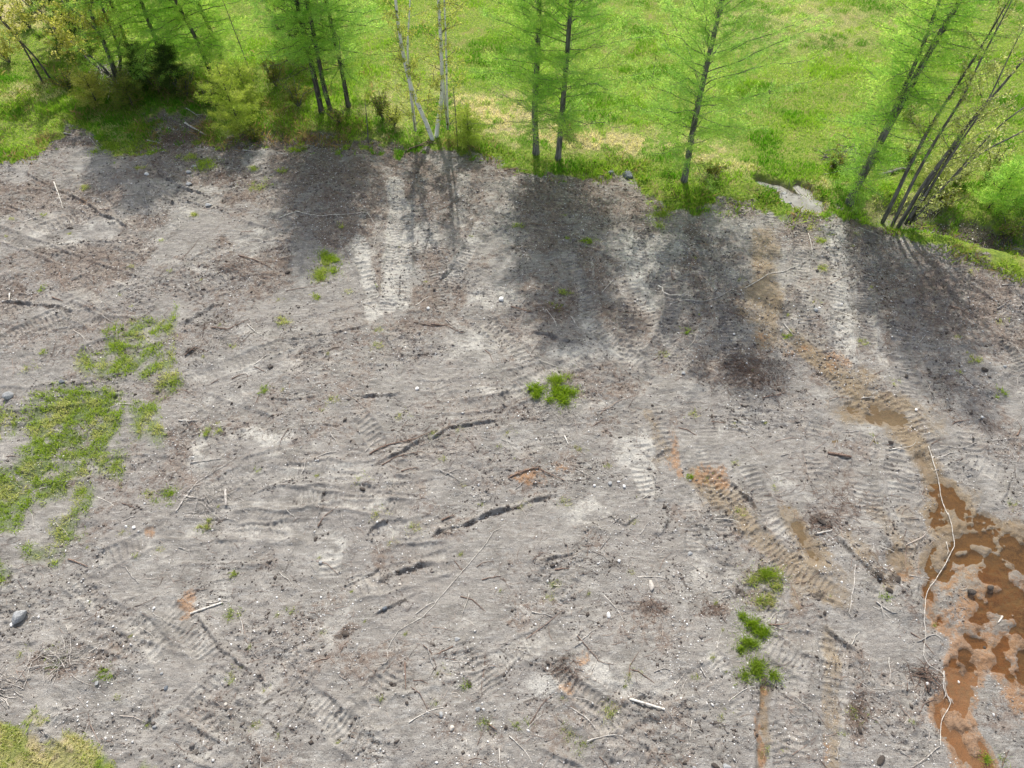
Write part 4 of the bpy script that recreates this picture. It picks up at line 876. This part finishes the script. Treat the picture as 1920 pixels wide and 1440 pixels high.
S = [(38,1156,22,25,'stone_g','large pale grey boulder near the left edge',-.5),(1221,1098,13,20,'stone_t','egg-shaped tan stone right of centre',0),(1141,1154,9,12,'stone_w','small white stone left of the brown litter patches',0),
     (1178,327,22,17,'stone_d','dark blue-grey boulder on the grass edge between larches',0),(1144,322,14,9,'stone_d','smaller dark stone beside the blue-grey boulder',0),(940,561,13,11,'stone_w','flat white stone above the centre',.4),(803,578,7,8,'stone_w','little white stone left of the flat white one',0),
     (782,727,9,9,'stone_w','white stone next to the short dark rut',.2),(722,1143,9,10,'stone_d','slate-blue stone in a rut in the lower centre',0),(857,1200,13,8,'stone_g','grey stone beside the deep dark clod in the lower centre',0),(1295,1035,12,8,'stone_g','pale stone right of the tracks',0),
     (15,741,15,16,'stone_g','angular grey slab at the left edge above the mat',-.6),(116,716,11,7,'stone_d','dark flat stone above the large grass mat',0),(276,329,10,7,'stone_w','whitish stone at the top of the left soil',.2),(391,385,14,8,'stone_g','grey stone below the bright grass strip',.1),
     (355,347,11,8,'stone_g','angular stone left of the conifer shade',0),(354,323,10,7,'stone_g','light stone under the bright grass strip',0),(365,311,9,6,'stone_g','small light stone touching the bright grass strip',0),(828,1342,8,11,'stone_g','bluish small stone at the bottom centre',0),
     (848,1367,9,12,'stone_t','dull stone below the bluish one at the bottom centre',0),(896,1330,10,9,'stone_g','grey stone right of the bluish pair',0),(312,1291,8,9,'stone_d','blue-grey stone in the lower left soil',0),(290,1363,8,6,'stone_g','flat pale stone in the lower left soil',0),
     (1737,1283,7,7,'stone_w','white pebble by the dark debris at the lower right',0),(1801,1277,6,6,'stone_w','white pebble on the bank of the rusty channel',0),(1527,585,9,9,'stone_g','pale stone in the right-hand tracks',0),(1535,579,5,5,'stone_w','tiny white stone touching the pale one in the tracks',0),
     (1375,629,7,5,'stone_w','small white stone in the central shade',0),(253,990,8,6,'stone_w','white stone below the grass mat at lower left',0),(237,988,5,5,'stone_w','tiny white stone left of its larger twin',0),(22,1172,8,7,'stone_w','small pale stone below the large grey boulder',0),
     (1115,910,7,6,'stone_w','left one of a few white stones right of the centre',0),(1160,902,7,5,'stone_w','upper one of a few white stones right of the centre',0),(1171,910,8,7,'stone_w','right one of a few white stones right of the centre',0),(1144,905,8,9,'stone_g','bluish stone among the white ones right of the centre',0),
     (930,1102,5,5,'stone_w','lone white pebble in the lower centre',0),(1161,1052,7,7,'stone_w','creamy stone below the double track',0),(1027,1090,6,6,'stone_w','small round white stone left of the brown rut',0),(750,1096,8,6,'stone_t','reddish pale stone in the lower centre',0),
     (1026,1255,5,6,'stone_w','white pebble above the pale hollow',0),(289,1140,6,6,'stone_w','small white stone in the lower left',0),(409,1122,6,6,'stone_w','white pebble at the tip of the white pole',0),(424,1321,6,6,'stone_t','round pale stone at the bottom left',0),
     (600,1052,8,8,'stone_g','grey stone beside the pale streak',0),(185,1283,6,8,'stone_g','pale stone right of the stick pile',0),(305,1264,6,5,'stone_g','small stone above the blue-grey one',0),(1840,783,6,5,'stone_w','white stone in the soil near the right edge',0),
     (1716,770,5,6,'stone_w','white stone right of the tan puddle',0),(1361,1440,14,12,'stone_g','blue-grey stone cut by the bottom edge',0),(1883,688,7,5,'stone_g','bluish stone near the right edge',0),(1580,567,6,5,'stone_w','white stone in the pale track',0),
     (1300,1440,8,6,'stone_g','grey pebble at the bottom edge',0),(1282,700,10,8,'stone_g','bluish pebble in the middle of the ribbed tracks',0),(1862,1340,5,5,'stone_w','white pebble beside the lower channel',0)]
for u, v, a, b, m_, lb, rt in S: stone(u, v, a, b, M[m_], lb, rt, name='boulder' if a > 15 else 'stone', cat='boulder' if a > 15 else 'stone', sub=3 if a > 12 else 2)
for u, v, a in [(1440,352,12),(1458,350,9),(1470,360,14),(1490,372,16),(1507,381,12),(1522,378,13),(1432,344,9),(1500,360,10),(1480,382,9),(1535,388,10)]: stone(u, v, a, a*.6, M['stone_g'], 'wet grey stone in the shallow pool at the field edge', rng.uniform(-1, 1))['group'] = 'wet stones in the shallow pool'
stone(1820,1112,16,11,M['clod'],'dark clod standing in the shallow rusty pond',0,'peat_clod','clod'); stone(1857,1102,14,9,M['clod'],'dark clod on the small mud island in the pond',.3,'peat_clod','clod')
for u, v, a, b, lb in [(1540,978,20,12,'large dark peat clod right of the ruts'),(1556,984,12,9,'smaller peat clod touching the large one'),(1680,1088,18,12,'dark peat clod at the edge of the pond bank'),(1645,1082,10,12,'dark peat clod left of the pond bank'),
                       (1665,1110,16,9,'flat peat clod between two dark ones'),(680,918,15,9,'dark brown clod above the left centre'),(648,1190,14,9,'reddish dark clod in the lower left centre'),(1035,1062,13,7,'dark clod at the end of the brown rut'),
                       (1727,1255,14,8,'dark clod in the debris left of the rusty channel'),(1740,1290,10,8,'dark clod beside the white pebble'),(764,1320,8,6,'small reddish clod low in the centre'),(948,1364,9,7,'dark round clod at the bottom centre'),
                       (130,427,12,6,'dark clod on the scraped soil at upper left'),(540,512,12,7,'dark clod above the double grass clump'),(508,690,10,7,'dark clod with a shadow left of centre'),(1460,730,12,8,'dark clod among the brush right of centre'),
                       (1845,695,12,9,'dark clod in the shaded soil at right'),(1398,760,8,5,'small dark clod in tracks'),(880,1283,12,8,'brown clod with moss in the lower centre'),(1385,1108,14,9,'brown clod left of the littered grass clump'),
                       (1849,1213,6,5,'black clod on the pond island'),(1224,758,6,5,'black crumb beside the dozer marks'),(1700,705,10,6,'dark clod right of the muddy seep'),(1670,830,14,7,'dark clod above the short stick near the puddle'),
                       (1820,775,8,5,'dark clod near the right edge'),(590,1010,7,9,'black clod at the end of a thin rut'),(1340,1438,16,8,'dark clod at the bottom edge'),(1650,1425,22,9,'dark clod pair at the bottom right'),(1500,1045,8,6,'brown clod beside the rut puddle'),
                       (1610,1370,12,8,'dark clod on the dark strip at lower right'),(1545,1150,10,7,'rusty brown clod in a hollow')]:
    stone(u, v, a, b, M['clod'], lb, rng.uniform(-1, 1), 'peat_clod', 'clod', sink=.45)
sp = [rock_mesh(900+i, 1) for i in range(6)]
for i, me_ in enumerate(sp):
    me_.materials.append(M[['stone_w','stone_g','stone_t','stone_w','stone_g','stone_w'][i]])
placed = 0
while placed < 240:
    u = rng.uniform(0, 1920); v = rng.uniform(330, 1438); p = G(u, v)
    if samp(field, p[:1], p[1:2])[0] > .2 or samp(DIP, p[:1], p[1:2])[0] > .05: continue
    s_ = rng.uniform(.014, .032); o = bpy.data.objects.new('small_stone', sp[placed % 6]); col.objects.link(o)
    o.scale = (s_*1.3, s_, s_*.8); o.rotation_euler = (0, 0, rng.uniform(0, 6)); o.location = (p[0], p[1], float(hz(*p[:2])[0])+s_*.4)
    tag(o, 'small pale stone lying loose on the bare soil', 'stone', 'small stones scattered on the bare soil'); placed += 1

# ------------------------------------------------------------------ branches, poles, sticks
def stick_lines(uv, r, forks=0, fl=.5, lift=.01, jit=.02, taper=.6):
    pts = np.array([G(u, v) for u, v in uv]); q = resample(pts, .14 if len(uv) > 2 else .3); n = len(q)
    q[1:-1, :2] += rng.normal(0, jit*.35, (n-2, 2)); q[:, 2] = hz(q[:, 0], q[:, 1])
    for _ in range(4): q[1:-1, 2] = np.maximum(q[1:-1, 2], (q[:-2, 2]+q[2:, 2])/2)
    q[:, 2] += r*.8+lift; tt = np.linspace(0, 1, n); L = [(q, r*(1-taper*tt))]
    for i in range(forks):
        k = rng.randint(max(1, n//6), n); d = q[min(k, n-1)]-q[k-1]; a = math.atan2(d[1], d[0])+rng.choice([-1, 1])*rng.uniform(.4, 1.1); l = fl*rng.uniform(.4, 1)
        t2 = np.linspace(0, 1, 5); a2 = a+t2*rng.normal(0, .4)
        e = q[k]+np.stack([np.cos(a2)*t2*l, np.sin(a2)*t2*l, t2*0], 1); e[:, 2] = np.maximum(hz(e[:, 0], e[:, 1])+.01, q[k][2])+t2*rng.uniform(0, .08)
        L.append((e, r*.5*(1-.7*t2)))
    return L
def branch(uv, r, mat_, label, forks=0, fl=.5, name='branch', cat='branch', jit=.02, taper=.6, lift=.01):
    L = stick_lines(uv, r, forks, fl, lift, jit, taper); b = L[0][0][0].copy(); L = [(p-b, rr) for p, rr in L]
    o = link(name, tube_mesh(name, L, 6), mat_, smooth=True); o.location = b; tag(o, label, cat); return o
W, PW, BW = M['dead'], M['deadpale'], M['deadbrown']
branch([(940,990),(925,997),(915,1015),(880,1055),(840,1102),(795,1156),(745,1185),(727,1220),(730,1243),(705,1249)], .010, PW, 'very long thin pale stem winding down the lower centre', 3, .25, 'long_stem', 'stem', taper=.3)
branch([(1739,838),(1752,880),(1761,900),(1768,935),(1777,965)], .015, PW, 'long pale pole standing above the muddy puddle at right', 0, name='pole', cat='pole', taper=.2)
branch([(1777,962),(1791,1022),(1762,1075),(1740,1105),(1729,1150),(1733,1195),(1730,1228),(1740,1248),(1768,1262),(1772,1290),(1783,1318),(1765,1350),(1760,1398)], .011, PW, 'very long curved pale stem along the bank of the rusty pond', 4, .5, 'long_stem', 'stem', taper=.3, lift=.04)
branch([(1770,1258),(1768,1290),(1784,1315)], .03, W, 'short thick grey stick lying on the curved pale stem', 3, .4)
branch([(1760,1400),(1730,1425),(1710,1438)], .016, W, 'thin grey branch at the bottom end of the curved stem', 1)
branch([(355,1149),(416,1127)], .034, PW, 'straight white pole lying in the lower left soil', 0, name='pole', cat='pole', jit=0, taper=.25)
branch([(1179,1312),(1244,1332)], .034, PW, 'straight white pole lying in the lower right of centre', 0, name='pole', cat='pole', jit=0, taper=.15)
branch([(348,234),(388,256)], .05, W, 'peeled grey log on the edge left of the young conifer', 0, name='log', cat='log', jit=0, taper=.2)
branch([(120,250),(140,254)], .03, W, 'short pale stick at the top left grass edge')
branch([(168,257),(176,268),(184,275)], .022, W, 'bent stick beside the jutting grass clump at upper left')
branch([(275,262),(298,268)], .03, W, 'pale bark strip right of the jutting grass clump', 3, .4)
branch([(100,340),(108,360),(118,390)], .028, PW, 'white crooked stick on the scraped soil at upper left', 2, .4)
branch([(45,418),(60,412),(80,405)], .02, PW, 'thin yellowish stick at the far left above the ruts', 1)
branch([(555,398),(575,403),(600,408),(640,405),(690,401),(704,420)], .018, PW, 'long white forked branch in the dark shade of the larches', 6, .6)
branch([(523,411),(562,398)], .026, PW, 'stout white stick just left of the forked branch', 0, jit=0)
branch([(500,415),(520,400)], .014, W, 'thin stick left of the stout white one', 0)
branch([(718,456),(750,460),(780,462),(812,470)], .016, PW, 'thin white branch across the pale tracks', 3, .4)
branch([(700,470),(705,440),(720,420)], .016, W, 'upright forked stick beside the pale tracks', 4, .5)
branch([(655,475),(667,462)], .02, PW, 'short white stick left of the pale tracks')
branch([(810,413),(830,420),(842,424)], .016, W, 'small curved stick in the upper centre')
branch([(812,470),(813,473)], .012, W, 'stub of a stick right of the thin white branch')
branch([(826,392),(848,380),(866,369)], .022, BW, 'dark stick on the brown soil below the birch', 0)
branch([(990,418),(1030,422),(1080,420)], .02, BW, 'dark branch lying in the shade below the paired larches', 5, .4)
branch([(975,470),(985,470),(990,492)], .014, PW, 'small pale hooked twig in the central shade', 2, .3)
branch([(1235,531),(1243,538),(1242,548),(1252,553),(1275,556)], .03, PW, 'bleached knotted root right of centre in the tracks', 4, .4, name='root', cat='root', jit=.05)
branch([(1284,563),(1305,568),(1322,569),(1345,560),(1370,545),(1384,534)], .022, W, 'curved yellowish branch in the shaded tracks', 1)
branch([(1395,542),(1412,532),(1440,514),(1470,508),(1520,484)], .018, PW, 'thin pale branch crossing the tan track', 2, .3)
branch([(1128,548),(1135,540),(1150,525),(1152,508)], .02, W, 'tall thin stick near the pale tracks right of centre', 0)
branch([(1468,610),(1485,632)], .03, W, 'grey stick lying beside the small tuft and tan track', 0)
branch([(1516,436),(1521,460),(1524,480)], .02, PW, 'pale stick below the pale pool', 1)
branch([(1610,425),(1655,445)], .016, W, 'thin grey stick near the right edge of the soil', 1)
branch([(958,573),(985,582),(1000,585)], .03, BW, 'dark thick branch right of the flat white stone', 2, .3)
branch([(975,572),(992,552)], .014, W, 'thin stick above the dark thick branch', 0)
branch([(835,597),(850,610),(862,618)], .016, W, 'thin stick over the brown forked branch', 0)
branch([(808,607),(835,609),(865,622)], .022, BW, 'brown forked branch left above the centre', 3, .3)
branch([(1070,592),(1082,612)], .018, PW, 'forked white twig at the dark hollow', 2, .3)
branch([(693,852),(715,838),(740,830),(780,822),(812,808)], .028, BW, 'long brown branch along the curved rut', 6, .4)
branch([(716,872),(745,855),(790,846)], .022, BW, 'brown branch below the curved rut', 4, .4)
branch([(740,830),(745,812),(758,828)], .016, W, 'pale hooked twig on the long brown branch', 2, .3)
branch([(953,898),(980,886),(1005,878),(1030,890),(1058,902)], .03, BW, 'arched brown branch over the small rusty stain', 3, .5)
branch([(825,882),(845,890),(863,903)], .018, W, 'crossed twig, lower of the pair in the centre', 2, .3)
branch([(835,890),(856,880)], .02, W, 'crossed twig, upper of the pair in the centre', 2, .3)
branch([(752,884),(778,876)], .026, BW, 'short dark stick left of the crossed twigs', 1)
branch([(1058,818),(1065,834)], .03, PW, 'stout white stub beside a dark hollow', 0, jit=0)
branch([(940,826),(958,832),(970,836)], .014, W, 'thin crooked twig in the centre', 2, .3)
branch([(828,974),(852,964)], .03, BW, 'short dark stick above the long deep rut', 0, jit=0)
branch([(423,918),(424,948)], .045, W, 'thick grey broken stick standing out left of the centre', 0, jit=0, taper=.1, name='stick', cat='stick')
branch([(335,788),(355,790),(382,788)], .026, PW, 'pale stick between the grass mat and the bare patch', 1, .3)
branch([(216,756),(232,758),(252,760)], .018, PW, 'thin pale stick on the grass mat', 1)
branch([(357,868),(385,866),(416,862)], .022, W, 'grey forked stick below the pale bare patch', 2, .5)
branch([(345,930),(365,934),(378,936)], .03, W, 'grey stick in the branch heap beside the thick broken stick', 3, .5)
branch([(340,948),(350,928),(356,922)], .028, W, 'pale stick crossing the branch heap', 2, .5)
branch([(330,960),(370,905),(420,875),(445,858)], .02, W, 'long thin grey branch running up beside the thick stick', 7, .6)
branch([(395,612),(430,618),(470,600)], .022, BW, 'dark branch on the grey soil left above the centre', 6, .5)
branch([(465,610),(480,625),(497,636)], .02, PW, 'thin white stick near the dark branch', 1)
branch([(345,665),(365,650),(390,660)], .02, BW, 'brown stick in the dark clod pile', 4, .4)
branch([(435,712),(450,704),(463,702)], .02, BW, 'brown stick left of the twin dark clods', 1)
branch([(450,482),(480,490),(510,505)], .028, BW, 'brown branch on the upper left soil', 2, .4)
branch([(290,480),(295,490)], .018, PW, 'tiny white stick in the upper left soil')
branch([(270,360),(278,390),(275,405)], .016, W, 'thin upright twig in the upper left soil', 2, .3)
branch([(18,550),(20,566)], .03, PW, 'short white stub beside the left ruts', 0)
branch([(100,560),(120,567)], .03, BW, 'black stick beside the left ruts', 0)
branch([(195,595),(210,603)], .016, PW, 'small white stick in the left soil')
branch([(126,1047),(145,1054),(163,1062)], .024, BW, 'dark stick below the grass strip at lower left', 1)
branch([(192,1137),(181,1150),(181,1165)], .018, BW, 'bent dark twig at the lower left', 1)
branch([(333,1024),(350,1030),(362,1030)], .016, W, 'thin stick with a fork at the lower left', 1)
branch([(880,1113),(867,1153),(866,1150)], .018, PW, 'thin upright stick right of the long winding stem', 0)
branch([(760,1243),(761,1270),(762,1294)], .022, BW, 'dark upright stick low in the centre', 0, jit=0)
branch([(816,1252),(805,1272)], .016, W, 'small leaning stick right of the dark upright one', 0)
branch([(1082,1193),(1110,1225),(1125,1243),(1150,1248)], .016, BW, 'thin dark root trailing toward the pale hollow', 3, .3, name='root', cat='root')
branch([(1077,1214),(1095,1203)], .014, W, 'short twig crossing the thin dark root', 0)
branch([(1040,1069),(1067,1067)], .026, BW, 'short dark stick at the brown rut', 0)
branch([(1153,978),(1163,968)], .02, W, 'yellowish short stick in the double track', 0)
branch([(1125,1030),(1143,1008)], .014, W, 'thin grey stick by the double track', 1)
branch([(936,1403),(938,1440)], .016, PW, 'thin pale stick at the bottom centre edge', 0)
branch([(875,1388),(875,1410)], .016, PW, 'short pale stick left of the bottom centre edge one', 0)
branch([(915,1357),(932,1370)], .022, BW, 'short brown stick beside the olive tuft', 0)
branch([(1225,1262),(1240,1254),(1252,1256)], .02, W, 'forked grey stick above the white pole', 1, .3)
branch([(1530,1002),(1559,995)], .032, PW, 'white stick beside the large peat clod', 0, jit=0)
branch([(1530,990),(1548,1000)], .016, W, 'twig beneath the white stick at the peat clod', 2, .3)
branch([(1602,1060),(1600,1090),(1590,1150)], .022, W, 'upright grey stick between the tan ruts', 2, .3)
branch([(1775,1015),(1778,1030),(1776,1040)], .016, PW, 'small curved stick at the pond bank', 0)
branch([(1440,1172),(1465,1172),(1480,1167)], .022, BW, 'dark stick sticking out of the lush grass clump', 2, .4)
branch([(1445,1175),(1465,1181),(1480,1182)], .014, PW, 'thin pale stick below the dark one at the grass clump', 0)
branch([(1336,1110),(1370,1105)], .02, W, 'grey stick left of the littered grass clump', 1)
branch([(1640,1130),(1665,1150),(1680,1152)], .022, W, 'forked pale stick in the soil left of the pond', 2, .5)
branch([(1312,1253),(1322,1271)], .022, W, 'short pale stick left of the grass row', 0)
branch([(1296,1352),(1292,1390)], .02, PW, 'thin pale stick at the lower right', 0)
branch([(1720,1203),(1742,1193),(1755,1190),(1768,1202)], .02, W, 'twig bridging the curved stem above its bend', 1)
branch([(1880,1155),(1870,1168)], .03, PW, 'pale stick poking out of the pond', 0, jit=0)
branch([(1744,835),(1760,825)], .02, BW, 'short dark twig at the top of the long pale pole', 3, .3)
branch([(1760,838),(1800,843),(1830,830),(1905,820)], .014, W, 'long faint twig trailing right from the pale pole', 2, .3)
branch([(1909,815),(1917,800)], .03, BW, 'dark stump of a branch at the right edge', 1)
branch([(1553,848),(1595,858)], .05, M['deadbrown'], 'reddish rotten log piece in the right soil', 2, .2, name='log', cat='log', jit=.01, taper=.15)
branch([(1667,843),(1698,839)], .026, PW, 'white stick above the puddle channel', 1)
branch([(1566,838),(1571,820)], .018, W, 'thin stick above the rotten log', 0)
branch([(1640,818),(1645,833)], .018, PW, 'small white hooked stick in the right tracks', 0)
branch([(1725,640),(1737,625)], .02, PW, 'white stick in the shaded right soil', 1, .2)
branch([(1430,745),(1450,742),(1475,735)], .022, BW, 'dark branch in the brush patch right of centre', 7, .5)
branch([(1120,772),(1150,765)], .016, W, 'thin stick right of the central grass clump', 0)
branch([(1640,300),(1600,322),(1540,335)], .03, W, 'pale branch of the brush heap left of the larch', 5, .7)
branch([(1590,285),(1594,310),(1600,322)], .03, PW, 'bleached bent branch on the brush heap by the pool', 2, .5)
branch([(1645,335),(1665,328),(1690,320)], .09, M['bark'], 'mossy fallen log between the larch and the leaning stems', 3, .9, name='log', cat='log', jit=.01, taper=.3)
branch([(760,284),(785,275),(800,268)], .05, BW, 'exposed root at the foot of the birch', 4, .8, name='root', cat='root')
branch([(945,322),(965,318),(990,322)], .03, BW, 'dark root on the edge under the paired larches', 2, .4, name='root', cat='root')
branch([(350,205),(375,222)], .03, W, 'grey stick behind the peeled log', 1)
branch([(455,281),(480,284)], .03, W, 'pale short stick under the young conifer', 1)

# stick piles
def pile(u, v, w_, h_, n, label, mat_, rad=.012, L0=.7):
    c = G(u, v); L = []
    for i in range(n):
        x0 = c[0]+rng.normal(0, w_*.45); y0 = c[1]+rng.normal(0, w_*.3); a = rng.uniform(0, 3.14); l = L0*rng.uniform(.3, 1.2)
        t = np.linspace(-.5, .5, 5); aa = a+t*rng.normal(0, .4); q = np.stack([x0+np.cos(aa)*t*l, y0+np.sin(aa)*t*l, 0*t], 1)
        top = h_*math.exp(-((x0-c[0])**2+(y0-c[1])**2)/(w_*.5)**2)*rng.rand()
        q[:, 2] = hz(q[:, 0], q[:, 1])+.01+top+t*rng.normal(0, .1); q[:, 2] = np.maximum(q[:, 2], hz(q[:, 0], q[:, 1])+.005); L.append((q-c, rad*rng.uniform(.5, 1.2)*(1-.5*np.linspace(0, 1, 5))))
    if h_ >= .18:
        o = empty('brush_pile', tuple(c)); tag(o, label, 'brush pile')
        for l_ in L[:90]: link('stick', tube_mesh('stick', [l_], 5), mat_, o, True)
    else:
        o = link('twig_scatter', tube_mesh('twig_scatter', L, 4), mat_, smooth=True); o.location = c; tag(o, label, 'twig litter', kind='stuff')
pile(115,1235,.8,.18,60,'loose heap of pale sticks near the lower left corner',W); pile(5,1290,.6,.3,45,'heap of pinkish sticks cut by the left edge',W,.015,.9)
pile(1590,305,1.3,.5,90,'brush heap behind the pool, left of the twin-stemmed larch',M['twigbark'],.02,1.4); pile(1400,700,1.6,.12,260,'wide patch of tangled brown twigs right of centre',BW,.009,.5)
pile(1460,700,.9,.1,90,'patch of pale twigs at the end of the tangled brown ones',W,.008,.4)
pile(1050,775,.9,.08,110,'pinkish twig litter heap below the vivid grass clump',W,.008,.4); pile(390,935,1.2,.12,80,'scattered grey sticks around the thick broken stick',W,.01,.6)
pile(1060,580,1.3,.08,100,'dark twigs gathered in the central shade',BW,.008,.5); pile(1225,1138,.7,.07,90,'brown root litter patch right of the small white stone',BW,.007,.3); pile(1335,1143,.5,.07,60,'second brown root litter patch right of the first',BW,.007,.3)
pile(1735,1270,.6,.1,60,'dark tangled debris left of the rusty channel',BW,.012,.5); pile(1580,940,1.6,.08,150,'dark twig scatter among the ribbed tracks at right',BW,.008,.4); pile(1480,365,1.6,.2,60,'driftwood twigs along the pale pool',M['twigbark'],.012,.7)
pile(440,505,1.4,.08,100,'brown twig scatter above the left soil',BW,.008,.5); pile(1055,1255,.6,.08,60,'rusty brown litter heap above the pale hollow',BW,.008,.3); pile(400,640,1.4,.08,90,'grey twig scatter left above the centre',W,.008,.5)
pile(330,262,1.4,.12,120,'brown twig litter behind the peeled log',BW,.012,.6); pile(420,330,1.2,.06,80,'thin brown twigs on the soil below the bright grass strip',BW,.009,.4); pile(215,150,1.5,1.0,70,'tangle of dead grey boughs at the foot of the twisted tree',W,.02,1.5)
pile(1540,985,.7,.1,50,'black root tangle around the large peat clod',BW,.01,.4); pile(1610,1330,.6,.06,90,'dark twig litter on the dark strip at the bottom right',BW,.007,.3)

# 180 plain twigs as things of their own
tw = []
for i in range(6):
    L = .35+.06*i; t = np.linspace(-.5, .5, 6); rb = np.random.RandomState(40+i); yy = np.cumsum(rb.normal(0, .02, 6)); q = np.stack([t*L, yy, 0*t+.006], 1)
    ln = [(q, .008*(1.2-t*1.2)*.8+.002)]
    if i % 2: e = np.array([q[3], q[3]+[L*.2, L*.16, .02], q[3]+[L*.36, L*.22, .01]]); ln.append((e, np.array([.005, .004, .002])))
    me_ = tube_mesh('twig', ln, 5); me_.materials.append([W, BW, PW][i % 3]); tw.append(me_)
placed = 0
while placed < 230:
    u = rng.uniform(0, 1920); v = rng.uniform(340, 1438); p = G(u, v)
    if samp(field, p[:1], p[1:2])[0] > .2 or samp(DIP, p[:1], p[1:2])[0] > .05: continue
    if rng.rand() > .35+.65*clump_f(p[0], p[1]) if False else False: continue
    i = placed % 6; s_ = rng.uniform(.6, 1.5); o = bpy.data.objects.new('twig', tw[i]); col.objects.link(o); a = rng.normal(0, .9)
    dx, dy = math.cos(a)*.15*s_, math.sin(a)*.15*s_; z1 = hz(p[0]+dx, p[1]+dy)[0]; z0 = hz(p[0]-dx, p[1]-dy)[0]; zc = hz(p[0], p[1])[0]
    o.location = (p[0], p[1], float(max(zc, (z0+z1)/2))+.004); o.rotation_euler = (0, -math.atan2(z1-z0, .3*s_), a); o.scale = (s_, s_, s_)
    tag(o, ['pale grey', 'dark brown', 'bleached white'][i % 3]+' loose twig lying on the bare soil', 'twig', ['pale grey', 'dark brown', 'bleached white'][i % 3]+' twigs scattered on the soil'); placed += 1

sc.render.engine = 'CYCLES'
sc.cycles.max_bounces = 6; sc.cycles.transparent_max_bounces = 12
print('objects', len(bpy.data.objects))
